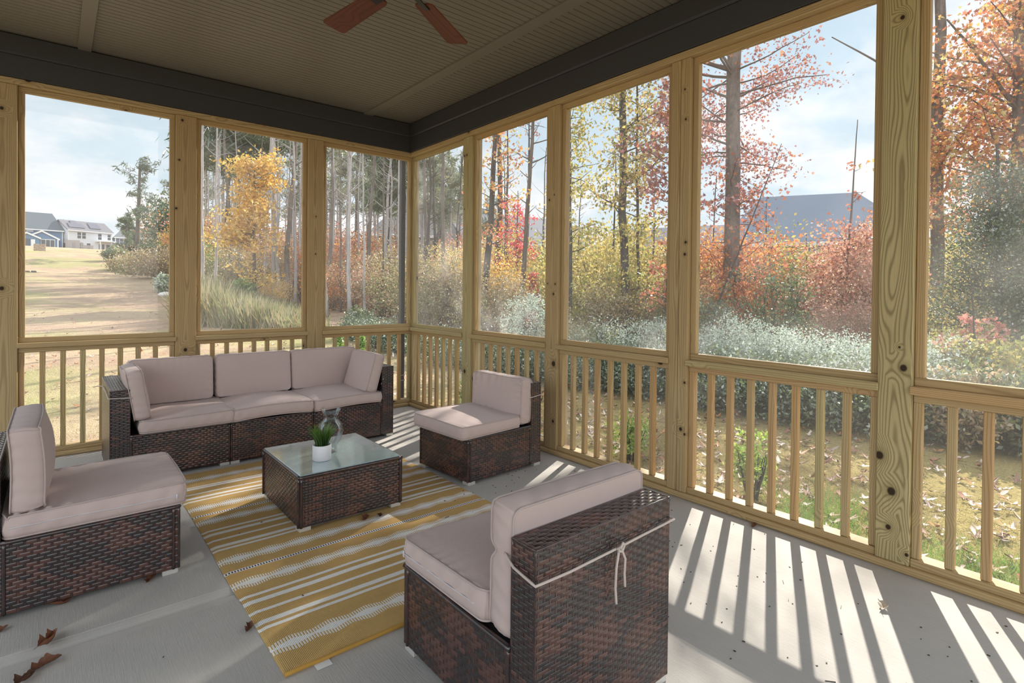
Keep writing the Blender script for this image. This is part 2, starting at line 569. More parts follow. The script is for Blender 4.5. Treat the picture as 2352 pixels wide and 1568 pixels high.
tag(MB().box((0.045, 0.045, 0.038), (0.14, 0.14, 2.862), 0.004).build('porch_post', WOOD, gco=True), 'slim pine corner post where the two screened walls meet', 'post')
PL = ['greenish pine post of the right wall nearest the corner post',
      'tan pine post just behind the wicker chair at the right wall',
      'doubled pine post of the right wall with a seam down its face',
      'wide greenish pine post with bold arched grain and big dark knots',
      'pine post of the right wall beyond the knotty one']
KR = [[(-1.052, 2.683, .010), (-1.090, 2.685, .010), (-1.082, 0.53, .018), (-1.057, 2.151, .006)],
      [(-2.284, 2.096, .008), (-2.34, 2.132, .006), (-2.273, 1.404, .006), (-2.361, 1.4, .008), (-2.342, 1.318, .010), (-2.352, 0.745, .022), (-2.352, 0.271, .012)],
      [(-3.555, 2.468, .007), (-3.546, 2.664, .006), (-3.565, 1.669, .009), (-3.560, 1.591, .009), (-3.57, 0.756, .008), (-3.546, 0.448, .012), (-3.575, 0.42, .008)],
      [(-4.765, 0.99, .016), (-4.671, 0.546, .019), (-4.724, 0.381, .019), (-4.713, 0.202, .012), (-4.747, 1.089, .005), (-4.79, 0.093, .008), (-4.737, 2.684, .010)], []]
for i, ((a, b), lb) in enumerate(zip(RIGHTP, PL)):
    m_ = (a + b) / 2
    cs = (GL, GM, GD) if i in (0, 3) else (LGT, MIDC, DRK)
    pm = wood_mat('post_pine', *cs, 1.0, 0.012 if i == 3 else 0.0095, [(y - m_, z - PZ, r) for y, z, r in KR[i]], 0.12, 0.75 if i == 3 else 0.5, 0.30 if i == 3 else 0.07, 0.75 if i == 3 else 0.9)
    if i == 2:
        mb_ = MB().box((0.018, a, 0.038), (0.15, m_ - 0.0012, 2.862), 0.003, goff=(.11, (a - m_) / 2, 0))
        mb_.box((0.018, m_ + 0.0012, 0.038), (0.15, b, 2.862), 0.003, goff=(.12, (b - m_) / 2, 0))
    else:
        mb_ = MB().box((0.018, a, 0.038), (0.15, b, 2.862), 0.004, goff=(.105, 0, 0))
    tag(mb_.build('porch_post', pm, gco=True), lb, 'post')

# bays: (wall, start, end)
bays = [('b', -3.345, -2.314), ('b', -2.152, -1.158), ('b', -1.0, 0.045),
        ('r', 0.045, -1.03), ('r', -1.172, -2.25), ('r', -2.392, -3.445), ('r', -3.587, -4.657), ('r', -4.80, -5.87)]
RL = ['pine railing left of the sofa under the window onto the open field',
      'pine railing behind the middle of the sofa',
      'pine railing behind the right arm of the sofa, meeting the corner post',
      'pine railing of the right wall starting at the corner post',
      'pine railing directly behind the wicker chair by the right wall',
      'pine railing between the tan post and the doubled post, green shrub behind it',
      'pine railing between the doubled post and the knotty wide post',
      'pine railing right of the knotty wide post, reddish cap rail']


def bx(mb, wall, s0, s1, d0, d1, z0, z1, bev=0.003):
    """box in wall coords: s along the wall, d outward from its inner face"""
    if wall == 'b':
        mb.box((s0, d0, z0), (s1, d1, z1), bev)
    else:
        mb.box((d0, s0, z0), (d1, s1, z1), bev)
    return mb


WOODP = wood_mat('treated_pine_pinkish', (0.56, 0.40, 0.21, 1), (0.49, 0.32, 0.155, 1), (0.27, 0.15, 0.07, 1))
for i, ((wl, a, b), lb) in enumerate(zip(bays, RL)):
    lo, hi = min(a, b), max(a, b)
    mid = ((a + b) / 2, 0.07, 0.038) if wl == 'b' else (0.07, (a + b) / 2, 0.038)
    rt = thing('porch_railing', lb, 'railing', mid)
    def pt(name, mb, mat=WOOD):
        o = mb.build(name, mat, gco=True)
        o.parent = rt
        o.location = -Vector(mid)
        return o
    capm = WOODP if i == 7 else (WOODG if i in (3, 4, 6) else WOOD)
    # the cap laps a little over the posts
    c0, c1 = lo - 0.006, hi + 0.006
    if i == 2: c1 = -0.001
    if i == 3: c1 = -0.001
    pt('cap_rail', bx(MB(), wl, c0, c1, 0.0, 0.017, 0.868, 0.906).box(*(((lo + .001, 0.0165, 0.868), (hi - .001, 0.14, 0.906)) if wl == 'b' else ((0.0165, lo + .001, 0.868), (0.14, hi - .001, 0.906))), 0.003), capm)
    pt('upper_rail', bx(MB(), wl, lo + .001, hi - .001, 0.040, 0.078, 0.829, 0.868), WOODP if i == 6 else WOOD)
    pt('bottom_rail', bx(MB(), wl, lo + .001, hi - .001, 0.030, 0.118, 0.038, 0.076))
    n = 9
    st, en = lo + 0.019, hi - 0.019
    for j in range(n):
        cc_ = st + (en - st) * j / (n - 1)
        pt('baluster', bx(MB(), wl, cc_ - 0.018, cc_ + 0.018, 0.043, 0.079, 0.076, 0.829), random.choice((WOOD, WOOD, WOOD, WOODG, WOODP)))
    # window: frame strips and screen
    wn = bpy.data.objects.new('window_%d' % (i + 1), None)
    C.objects.link(wn)
    wn.location = mid
    struct(wn)
    f = MB()
    bx(f, wl, lo + .001, hi - .001, 0.05, 0.09, 0.906, 0.946)
    bx(f, wl, lo + .001, hi - .001, 0.05, 0.09, 2.822, 2.862)
    bx(f, wl, lo + .001, lo + 0.041, 0.05, 0.09, 0.946, 2.822)
    bx(f, wl, hi - 0.041, hi - .001, 0.05, 0.09, 0.946, 2.822)
    o = f.build('window_frame', WOOD if i != 3 else WOODG, gco=True); o.parent = wn; o.location = -Vector(mid)
    for nm, z0, z1, d in (('insect_screen', 0.93, 2.84, 0.0915), ('lower_screen', 0.07, 0.85, 0.100)):
        s_ = MB()
        if wl == 'b':
            V = [(lo + .003, d, z0), (hi - .003, d, z0), (hi - .003, d, z1), (lo + .003, d, z1)]
        else:
            V = [(d, lo + .003, z0), (d, hi - .003, z0), (d, hi - .003, z1), (d, lo + .003, z1)]
        s_.add(V, [(0, 1, 2, 3)])
        o = s_.build(nm, SCREEN if nm == 'insect_screen' else SCREENL); o.parent = wn; o.location = -Vector(mid)

# ------------------------------------------------------------------ wicker furniture
BRN = np.array([0.092, 0.039, 0.030])
BRN2 = np.array([0.050, 0.023, 0.021])
BLK = np.array([0.026, 0.019, 0.021])


def weave(mb, org, U, Vv, Nn, wu, wv, rg, row=0.0118, warp=0.046, amp=0.0034, dark=0.44):
    """woven face: flat strands run along U, stacked along V, facing N; each strand dives under a warp once per WARP, rows staggered"""
    org, U, Vv, Nn = (np.asarray(q, float) for q in (org, U, Vv, Nn))
    nr = max(1, int(round(wv / row)))
    nh = max(2, int(round(wu / (warp / 2))))       # warps
    p, hp = wv / nr, wu / nh
    drift = rg.random()
    prof = np.array([(-.0075, 0.0), (-.0042, -.35), (-.0024, -1.0), (.0024, -1.0), (.0042, -.35), (.0075, 0.0)])
    for j in range(nr):
        dips = [(i + 0.5) * hp for i in range(nh) if (i + j) % 2 == 0]
        us, ds, seg = [0.0], [0.0], [0]
        for q, c_ in enumerate(dips):
            for a, b in prof:
                uu_ = c_ + a
                if us[-1] < uu_ < wu:
                    us.append(uu_); ds.append(b * amp); seg.append(q if a < 0 else q + 1)
        us.append(wu); ds.append(0.0); seg.append(len(dips))
        u, d, seg = np.array(us), np.array(ds) + rg.normal(0, .00015), np.array(seg)
        v0 = (j + 0.5) * p
        hw = p * 0.492
        rows = []
        for off, rise in ((-hw, -0.0006), (-hw * .74, 0.0002), (hw * .74, 0.0002), (hw, -0.0006)):
            rows.append(org + np.outer(u, U) + np.outer(np.full(len(u), v0 + off), Vv) + np.outer(d + rise, Nn))
        # mottled colour drifts along the strands in slanting patches
        cols = []
        for q in range(len(dips) + 1):
            uq = (q + .5 * (j % 2)) * warp
            t = .5 + .22 * math.sin(uq * 11 + j * row * 34 + drift * 6) + .20 * math.sin(uq * 23 - j * row * 13 + drift * 17) + .16 * math.sin(j * 1.7 + drift * 5) + rg.normal(0, .17)
            cur = BLK if t < dark else (BRN2 if t < dark + .16 else BRN)
            cols.append(cur * rg.uniform(.85, 1.15))
        cl_ = np.array(cols)[seg]
        mb.grid(np.stack(rows, 1), c=np.repeat(cl_[:, None], 4, 1))
    # warps: narrow uprights that show where a strand dives behind them
    for i in range(nh):
        uc = (i + .5) * hp
        vv = np.linspace(0, wv, max(2, int(wv / 0.05)))
        a = org + uc * U - 0.0032 * U
        P = np.stack([a + np.outer(vv, Vv), a + 0.0032 * U + 0.0006 * Nn + np.outer(vv, Vv), a + 0.0064 * U + np.outer(vv, Vv)], 1) - 0.0012 * Nn
        mb.grid(P, c=(BRN if rg.random() < 0.3 else BRN2 * .8))
    return mb


def edge_bar(mb, a, b, rg, r=0.0065, pb=.15):
    a, b = np.asarray(a, float), np.asarray(b, float)
    n = max(2, int(np.linalg.norm(b - a) / 0.02))
    t = np.linspace(0, 1, n)[:, None]
    pts = a + (b - a) * t
    c = np.array([(BRN if rg.random() < pb else BRN2) if rg.random() < .5 else BLK for _ in range(n)])
    mb.tube(pts, r, 6, c=np.repeat(c, 6, 0))


def feet(root, W, D, xs=None):
    for sx in (-1, 1):
        for sy in (-1, 1):
            x = sx * (W / 2 - 0.034); y = sy * (D / 2 - 0.034)
            f = MB().box((x - 0.032, y - 0.032, 0.0), (x + 0.032, y + 0.032, 0.024), 0.002, grain=False)
            f.build('foot', ALU, root)


def module(name, label, W, D, arms=(), Hh=0.64, SB=0.325, BT=0.105, seed=1, cat='chair', group=None):
    """woven seat unit: front faces local -y, backrest at +y; arms: subset of (-1, 1)"""
    rg = np.random.default_rng(seed)
    root = thing(name, label, cat, group=group)
    zb = 0.024
    AT = 0.115
    hx, hy = W / 2, D / 2
    xl = -hx + (AT if -1 in arms else 0)
    xr = hx - (AT if 1 in arms else 0)
    yb = hy - BT
    X, Y, Z = np.eye(3)
    # front panel
    f = MB()
    weave(f, (xl, -hy, zb), X, Z, -Y, xr - xl, SB - zb - 0.02, rg, row=0.0152, warp=0.042)
    edge_bar(f, (xl, -hy, SB - 0.010), (xr, -hy, SB - 0.010), rg, 0.010)
    for x_ in (xl + 0.006, xr - 0.006):
        edge_bar(f, (x_, -hy + 0.001, zb), (x_, -hy + 0.001, SB - 0.012), rg, 0.0075)
    f.build('front_panel', WICKER, root, True, col=True)
    # side panels of the seat box
    for sx in (-1, 1):
        xx = xl if sx < 0 else xr
        if sx in arms:
            continue
        f = MB()
        if sx < 0:
            weave(f, (xx, yb, zb), -Y, Z, -X, yb + hy, SB - zb - 0.02, rg, row=0.0152, warp=0.042)
        else:
            weave(f, (xx, -hy, zb), Y, Z, X, yb + hy, SB - zb - 0.02, rg, row=0.0152, warp=0.042)
        edge_bar(f, (xx, -hy, SB - 0.010), (xx, yb, SB - 0.010), rg, 0.010)
        for y_ in (-hy + 0.022, yb - 0.010):
            edge_bar(f, (xx - sx * 0.001, y_, zb), (xx - sx * 0.001, y_, SB - 0.012), rg, 0.0075)
        f.build('side_panel', WICKER, root, True, col=True)
    # seat deck
    MB().box((xl + .006, -hy + .006, SB - 0.035), (xr - .006, yb, SB - 0.012), 0.002, grain=False).build('seat_deck', DARKIN, root)
    # backrest
    def hollow(nm, x0, x1, y0, y1, z1, faces):
        f = MB()
        if 'F' in faces: weave(f, (x0, y0, zb), X, Z, -Y, x1 - x0, z1 - zb, rg, dark=.62)
        if 'B' in faces: weave(f, (x1, y1, zb), -X, Z, Y, x1 - x0, z1 - zb, rg)
        if 'L' in faces: weave(f, (x0, y1, zb), -Y, Z, -X, y1 - y0, z1 - zb, rg, dark=.62)
        if 'R' in faces: weave(f, (x1, y0, zb), Y, Z, X, y1 - y0, z1 - zb, rg, dark=.62)
        if x1 - x0 > y1 - y0:
            weave(f, (x0, y0, z1), X, Y, Z, x1 - x0, y1 - y0, rg, row=0.0165, dark=.7)
        else:
            weave(f, (x1, y0, z1), Y, -X, Z, y1 - y0, x1 - x0, rg, row=0.0165, dark=.7)
        e = 0.0035
        zf = z1
        x0, x1, y0, y1, z1 = x0 + e, x1 - e, y0 + e, y1 - e, z1 - e
        for (xx, yy) in ((x0, y0), (x1, y0), (x1, y1), (x0, y1)):
            edge_bar(f, (xx, yy, zb), (xx, yy, z1), rg, 0.0045, .5)
        for p_, q_ in (((x0, y0), (x1, y0)), ((x1, y0), (x1, y1)), ((x1, y1), (x0, y1)), ((x0, y1), (x0, y0))):
            edge_bar(f, (*p_, z1), (*q_, z1), rg, 0.0045, .5)
        f.box((x0 + .012, y0 + .012, zb + .01), (x1 - .012, y1 - .012, z1 - .010), 0.002, c=BLK * 0.7, grain=False)
        f.build(nm, WICKER, root, True, col=True)
    hollow('backrest', xl, xr, yb, hy, Hh, 'FBLR')
    for sx in arms:
        if sx < 0:
            hollow('armrest', -hx, xl, -hy, hy, Hh, 'FBLR')
        else:
            hollow('armrest', xr, hx, -hy, hy, Hh, 'FBLR')
    feet(root, W, D)
    return root


# ------------------------------------------------------------------ cushions
def cushion(name, label, cat, L, Wd, T, loc, rot, seed, puff=0.020, group=None, wr=1.0, sag=None, corner=0.035, pinch=None):
    """box cushion lying in local xy (L along x, Wd along y, thickness T along z), piping round both faces"""
    rg = np.random.default_rng(seed)
    root = thing(name, label, cat, loc, 0, group)
    root.rotation_euler = rot
    n, m = 61, 61
    a, b = L / 2, Wd / 2
    tt = np.linspace(-1, 1, n)
    ts = np.sign(tt) * (1 - (1 - np.abs(tt)) ** 1.35)
    gx, gy = np.meshgrid(ts * a, ts * b, indexing='ij')
    def rnd(x, y):
        ex, ey = np.abs(x) - (a - corner), np.abs(y) - (b - corner)
        ins = (ex > 0) & (ey > 0)
        hyp = np.hypot(ex, ey); mx = np.maximum(ex, ey)
        kf = np.where(ins & (hyp > 1e-9), mx / np.maximum(hyp, 1e-9), 1.0)
        return (np.where(ins, np.sign(x) * (a - corner + ex * kf), x), np.where(ins, np.sign(y) * (b - corner + ey * kf), y))
    gx, gy = rnd(gx, gy)
    # random low waves + puckers that fade away from the seams
    ph = rg.random(12) * 6.28
    fr = rg.uniform(2, 9, 12)
    def edge_pull(x, y):
        return 0.004 * (np.sin(x * fr[0] + ph[0]) + np.sin(y * fr[1] + ph[1]))
    def pucker(x, y):
        dxe, dye = a - np.abs(x), b - np.abs(y)
        w1 = np.exp(-np.maximum(dye, 0) / 0.05) * (dye > 0.004)
        w2 = np.exp(-np.maximum(dxe, 0) / 0.05) * (dxe > 0.004)
        s1 = np.sin(x * 95 + ph[2] + 3 * np.sin(x * 11 + ph[3])) * (0.5 + 0.5 * np.sin(x * 7 + ph[4]))
        s2 = np.sin(y * 95 + ph[5] + 3 * np.sin(y * 13 + ph[6])) * (0.5 + 0.5 * np.sin(y * 8 + ph[7]))
        return 0.0055 * wr * (w1 * s1 + w2 * s2)
    def low(x, y):
        return 0.004 * (np.sin(x * fr[2] + y * fr[3] + ph[8]) + 0.7 * np.sin(x * fr[4] * 1.5 - y * fr[5] + ph[9]))
    def dome(x, y):
        return puff * (1 - np.abs(x / a) ** 2.6) * (1 - np.abs(y / b) ** 2.6)
    sg = sag or (lambda x, y: 0 * x)
    top = T / 2 + dome(gx, gy) + pucker(gx, gy) + low(gx, gy) * np.minimum(1, (a - np.abs(gx)) / 0.08) * np.minimum(1, (b - np.abs(gy)) / 0.08) + edge_pull(gx, gy) + sg(gx, gy)
    bot = -T / 2 - dome(gx, gy) * 0.35 + sg(gx, gy)
    if pinch is not None:
        pk = np.exp(-((gy - pinch) / .018) ** 2)
        rim = np.exp(-np.maximum(a - np.abs(gx), 0) / 0.06)
        top = top - pk * rim * T * .16
        bot = bot + pk * rim * T * .16
        gx = gx * (1 - .022 * pk * rim)
    body = MB()
    per = [(i, 0) for i in range(n)] + [(n - 1, j) for j in range(1, m)] + [(i, m - 1) for i in range(n - 2, -1, -1)] + [(0, j) for j in range(m - 2, 0, -1)]
    PT = np.stack([gx, gy, top], -1)
    PB = np.stack([gx, gy, bot], -1)
    V = [PT.reshape(-1, 3), PB.reshape(-1, 3)]
    ii = np.arange(n - 1)[:, None] * m + np.arange(m - 1)[None]
    q = np.stack([ii, ii + m, ii + m + 1, ii + 1], -1).reshape(-1, 4)
    F = [q, q[:, ::-1] + n * m]
    pi_ = np.array([i * m + j for i, j in per])
    pt_, pb_ = PT.reshape(-1, 3)[pi_], PB.reshape(-1, 3)[pi_]
    outd = np.stack([np.sign(pt_[:, 0]) * (np.abs(pt_[:, 0]) > a - corner * .9), np.sign(pt_[:, 1]) * (np.abs(pt_[:, 1]) > b - corner * .9), 0 * pt_[:, 0]], 1)
    outd /= np.maximum(np.linalg.norm(outd, axis=1, keepdims=True), 1e-6)
    K = 5
    rings = [pi_]
    base = 2 * n * m
    np_ = len(per)
    for kk in range(1, K):
        t = kk / K
        mid = pt_ * (1 - t) + pb_ * t + outd * (0.010 * math.sin(PI * t))[..., None] if False else pt_ * (1 - t) + pb_ * t + outd * 0.010 * math.sin(PI * t)
        mid = mid + outd * (0.0025 * np.sin(np.arange(np_) * 0.7 + ph[10] + kk))[:, None]
        V.append(mid)
        rings.append(base + np.arange(np_)); base += np_
    rings.append(pi_ + n * m)
    for r0, r1 in zip(rings[:-1], rings[1:]):
        F.append(np.stack([r0, r1, np.roll(r1, -1), np.roll(r0, -1)], 1))
    F = np.concatenate(F)
    body.add(np.concatenate(V), F)
    body.build('cover', FABRIC, root, True)
    pp = MB()
    for pr in (pt_, pb_):
        pp.tube(pr + outd * 0.0015, 0.0036, 6, closed=True)
    pp.build('piping', PIPING, root, True)
    return root


def back_cushion(label, L, Hc, T, foot, yaw, lean, seed, sag=None, group=None, wr=1.0, roll=0.0, name='back_cushion', pinch=None):
    """upright cushion: FOOT is the point under the middle of its lower edge; faces local -y turned by yaw"""
    # local: x along L, y up the height, z = front face normal  -> stand it up
    Rm = Matrix.Rotation(yaw, 4, 'Z') @ Matrix.Rotation(roll, 4, 'Y') @ Matrix.Rotation(PI / 2 - lean, 4, 'X')
    ctr = Vector(foot) + (Rm @ Vector((0, Hc / 2, 0)))
    return cushion(name, label, 'cushion', L, Hc, T, ctr, Rm.to_euler(), seed, sag=sag, group=group, wr=wr, corner=0.03, pinch=pinch)


def place(root, x, y, rz):
    root.location = (x, y, 0)
    root.rotation_euler = (0, 0, rz)
    return root


def strap_on(root, pts, r=0.0035, name='tie_strap', flat=None):
    """a cloth tie belonging to a cushion, given in world coords"""
    mb = MB()
    inv = (Matrix.Translation(root.location) @ root.rotation_euler.to_matrix().to_4x4()).inverted()
    for seg in pts:
        P = np.array([list(inv @ Vector(p)) for p in seg])
        # smooth resample
        if len(P) > 2:
            t = np.linspace(0, len(P) - 1, (len(P) - 1) * 6 + 1)
            i = np.minimum(t.astype(int), len(P) - 2); fct = (t - i)[:, None]
            Q = P[i] * (1 - fct) + P[i + 1] * fct
        else:
            Q = np.linspace(P[0], P[1], 10)
        mb.tube(Q, r, 6)
    return mb.build(name, STRAP, root, True)


def zipper(root, x, y0, y1, z, tab):
    """zip in the side seam of a seat cushion: x is the side face, runs along local y"""
    n = 24
    yy = np.linspace(y0, y1, n)
    mb = MB().tube(np.c_[np.full(n, x) + .0012 * np.sin(yy * 21), yy, z + .0025 * np.sin(yy * 9)], .0022, 6)
    sx = 1 if x > 0 else -1
    mb.box((x - .001, tab - .004, z - .016), (x + sx * .004, tab + .004, z + .008), .001, grain=False)
    mb.build('zipper', ZIP, root, True)


ZIP = plain('zip_grey', (.62, .60, .64, 1), .5, 200, .1)

# ---- front chair (its back toward us)
c1 = place(module('wicker_chair', 'brown wicker chair seen from behind, cushion strap tied across its back', 0.625, 0.722, seed=21), -1.808, -4.123, PI)
cushion('seat_cushion', 'pinkish beige seat cushion on the wicker chair seen from behind', 'cushion', 0.615, 0.512, 0.085, (-1.812, -4.002, 0.372), (0.012, 0, PI), 31)
zipper(bpy.data.objects['seat_cushion'], 0.318, -0.23, 0.21, 0.0, -0.23)
bc1 = back_cushion('pinkish beige back cushion tied to the chair seen from behind', 0.60, 0.385, 0.105, (-1.805, -4.315, 0.325), PI, 0.03, 32, sag=lambda x, y: 0.006 * np.sin(y * 9), pinch=0.045, wr=1.5)
yb_ = -4.4975
strap_on(bc1, [[(-2.108, -4.335, 0.575), (-2.128, -4.40, 0.563), (-2.1335, yb_, 0.552), (-2.0, yb_, 0.549), (-1.79, yb_ - .002, 0.556), (-1.65, yb_, 0.560), (-1.488, yb_, 0.565), (-1.482, -4.40, 0.57), (-1.495, -4.33, 0.575)],
               [(-1.80, yb_ - .006, 0.556), (-1.795, yb_ - .018, 0.566), (-1.780, yb_ - .012, 0.572), (-1.770, yb_ - .010, 0.560), (-1.785, yb_ - .014, 0.548), (-1.800, yb_ - .012, 0.552)],
               [(-1.795, yb_ - .010, 0.556), (-1.808, yb_ - .010, 0.50), (-1.809, yb_ - .008, 0.44), (-1.801, yb_ - .006, 0.388)],
               [(-1.785, yb_ - .010, 0.556), (-1.768, yb_ - .012, 0.52), (-1.766, yb_ - .008, 0.47), (-1.760, yb_ - .006, 0.427)]], 0.0042)

# ---- right chair
th = math.radians(-86.5)
Wr, Dr = 0.585, 0.715
cx = -0.956 - (math.cos(th) * Wr / 2 - math.sin(th) * -Dr / 2)
cy = -2.528 - (math.sin(th) * Wr / 2 + math.cos(th) * -Dr / 2)
c2 = place(module('wicker_chair', 'brown wicker chair beside the right wall railing', Wr, Dr, seed=22), cx, cy, th)
Rz = lambda a, p: (cx + math.cos(a) * p[0] - math.sin(a) * p[1], cy + math.sin(a) * p[0] + math.cos(a) * p[1])
p_ = Rz(th, (0.0, -0.140))
cushion('seat_cushion', 'pinkish beige seat cushion on the wicker chair by the right wall', 'cushion', 0.60, 0.55, 0.085, (*p_, 0.372), (0.010, 0, th), 33, wr=0.6)
p_ = Rz(th, (0.0, 0.192))
bc2 = back_cushion('beige back cushion with gathered seam on the chair by the right wall', 0.57, 0.335, 0.105, (*p_, 0.34), th, 0.05, 34, wr=2.2)
a_, b_, c_, d_ = (Rz(th, q) for q in ((0.283, 0.22), (0.2985, 0.262), (0.2985, 0.362), (0.2, 0.364)))
strap_on(bc2, [[(*a_, 0.53), (*b_, 0.535), (*c_, 0.545), (*d_, 0.545)]])

# ---- left chair
c3 = place(module('wicker_chair', 'brown wicker chair cut off by the left picture edge', 0.625, 0.722, seed=23), -3.038, -2.292, PI / 2)
sc3 = cushion('seat_cushion', 'sunlit beige seat cushion on the wicker chair at the left picture edge', 'cushion', 0.625, 0.64, 0.095, (-2.968, -2.292, 0.375), (0.0, 0, PI / 2), 35, wr=2.6, puff=0.024)
zipper(sc3, -0.3235, -0.285, 0.30, -.004, -0.28)
bc3 = back_cushion('beige back cushion on the wicker chair at the left picture edge', 0.60, 0.335, 0.105, (-3.210, -2.30, 0.425), PI / 2, 0.06, 36, sag=lambda x, y: 0.012 * np.sin(y * 8 + 1))

# ---- sofa of three units
SY, SD = -0.635, 0.785
module_l = place(module('sofa_unit', 'left end unit of the wicker sofa, armrest on its left', 0.74, SD, arms=(-1,), seed=24, cat='sofa'), -2.475, SY, 0)
module_m = place(module('sofa_unit', 'armless middle unit of the wicker sofa', 0.628, SD, seed=25, cat='sofa'), -1.788, SY, 0)
module_r = place(module('sofa_unit', 'right end unit of the wicker sofa, armrest on its right', 0.732, SD, arms=(1,), seed=26, cat='sofa'), -1.104, SY, 0)
droop = lambda x, y: -0.016 * np.maximum(0, (np.abs(x) / 0.3) - 0.45) * (y < -0.1)
cushion('seat_cushion', 'sunlit seat cushion on the left end of the sofa', 'cushion', 0.60, 0.62, 0.088, (-2.375, -0.745, 0.373), (0.0, 0, 0.0), 41, wr=1.2)
cushion('seat_cushion', 'middle seat cushion of the wicker sofa', 'cushion', 0.615, 0.62, 0.088, (-1.785, -0.745, 0.373), (0.0, 0, 0.0), 42, sag=lambda x, y: 0.012 * np.cos(x * 6))
cushion('seat_cushion', 'seat cushion on the right end of the sofa', 'cushion', 0.605, 0.62, 0.088, (-1.165, -0.745, 0.373), (0.0, 0, 0.0), 43, sag=lambda x, y: 0.010 * np.sin(x * 6 + 1))
back_cushion('left of the three pinkish back cushions on the sofa', 0.575, 0.345, 0.11, (-2.405, -0.435, 0.424), 0, 0.10, 44, wr=.5)
back_cushion('middle of the three pinkish back cushions on the sofa', 0.60, 0.345, 0.11, (-1.785, -0.435, 0.424), 0, 0.10, 45, wr=.5)
back_cushion('right of the three pinkish back cushions on the sofa', 0.60, 0.345, 0.11, (-1.165, -0.435, 0.424), 0, 0.10, 46, wr=.5)
al = back_cushion('narrow cushion leaning against the left arm of the sofa', 0.50, 0.335, 0.10, (-2.655, -0.775, 0.424), PI / 2, 0.16, 47, name='arm_cushion')
strap_on(al, [[(-2.69, -1.005, 0.585), (-2.728, -1.035, 0.582), (-2.80, -1.034, 0.588), (-2.8515, -1.034, 0.59), (-2.8515, -0.8, 0.60), (-2.8515, -0.55, 0.60)]])
strap_on(al, [[(-2.8515, -0.52, 0.60), (-2.87, -0.50, 0.605), (-2.91, -0.48, 0.598)]], name='tie_end')
ar = back_cushion('square cushion leaning against the right arm of the sofa', 0.47, 0.335, 0.095, (-0.965, -0.80, 0.426), -PI / 2, 0.26, 48, name='arm_cushion')
strap_on(ar, [[(-0.865, -1.00, 0.60), (-0.845, -1.02, 0.59), (-0.84, -1.025, 0.53), (-0.855, -1.02, 0.48)]])

# ---- coffee table
def glass_top_mat():
    mt, k = new_mat('rippled_glass_top')
    tc = k.n('ShaderNodeTexCoord').outputs['Object']
    rip = k.noise(tc, 55.0, 2.0)
    bmp = k.n('ShaderNodeBump', {'Strength': 0.06, 'Distance': 0.004, 'Height': rip})
    gl = k.n('ShaderNodeBsdfGlossy', {'Color': (0.92, 0.97, 0.97, 1), 'Roughness': 0.07, 'Normal': bmp.outputs[0]})
    df = k.n('ShaderNodeBsdfDiffuse', {'Color': (0.60, 0.82, 0.86, 1)})  # aqua diffuse stands in for sky and trees reflected in the glass
    tp = k.n('ShaderNodeBsdfTransparent', {'Color': (0.72, 0.86, 0.84, 1)})
    fz = k.n('ShaderNodeFresnel', {'IOR': 1.6}).outputs[0]
    a = k.n('ShaderNodeMixShader', {0: 0.62, 1: tp.outputs[0], 2: df.outputs[0]})
    finish(k, k.n('ShaderNodeMixShader', {0: k.m('MULTIPLY_ADD', fz, 1.6, 0.14, clamp=True), 1: a.outputs[0], 2: gl.outputs[0]}))
    return mt


tb = thing('coffee_table', 'low wicker coffee table with a pale glass top on the rug', 'table', (-1.793, -2.222, 0.009))
tw, td = 0.62, 0.672
rg = np.random.default_rng(77)
X, Y, Z = np.eye(3)
zb, zt = 0.024, 0.296
for org, U, N_, wu in (((-tw / 2, -td / 2, zb), X, -Y, tw), ((tw / 2, -td / 2, zb), Y, X, td), ((tw / 2, td / 2, zb), -X, Y, tw), ((-tw / 2, td / 2, zb), -Y, -X, td)):
    f = MB()
    weave(f, org, U, Z, N_, wu, zt - zb, rg, row=0.0152, warp=0.042)
    o_ = np.array(org)
    edge_bar(f, o_ + 0.010 * U + 0.002 * N_, o_ + 0.010 * U + 0.002 * N_ + Z * (zt - zb), rg, 0.008)
    edge_bar(f, o_ + (wu - 0.010) * U + 0.002 * N_, o_ + (wu - 0.010) * U + 0.002 * N_ + Z * (zt - zb), rg, 0.008)
    edge_bar(f, o_ + Z * (zt - zb + 0.004), o_ + wu * U + Z * (zt - zb + 0.004), rg, 0.010)
    f.build('side_panel', WICKER, tb, True, col=True)
f = MB()
weave(f, (-tw / 2 + .01, -td / 2 + .01, zt - 0.008), X, Y, Z, tw - .02, td - .02, rg)
f.box((-tw / 2 + .015, -td / 2 + .015, zt - 0.03), (tw / 2 - .015, td / 2 - .015, zt - 0.016), 0.002, c=BLK, grain=False)
f.build('woven_deck', WICKER, tb, True, col=True)
MB().box((-tw / 2 + .004, -td / 2 + .004, zt + 0.011), (tw / 2 - .004, td / 2 - .004, zt + 0.017), 0.0015, grain=False).build('glass_top', glass_top_mat(), tb)
feet(tb, tw, td)
TT = 0.009 + zt + 0.0173

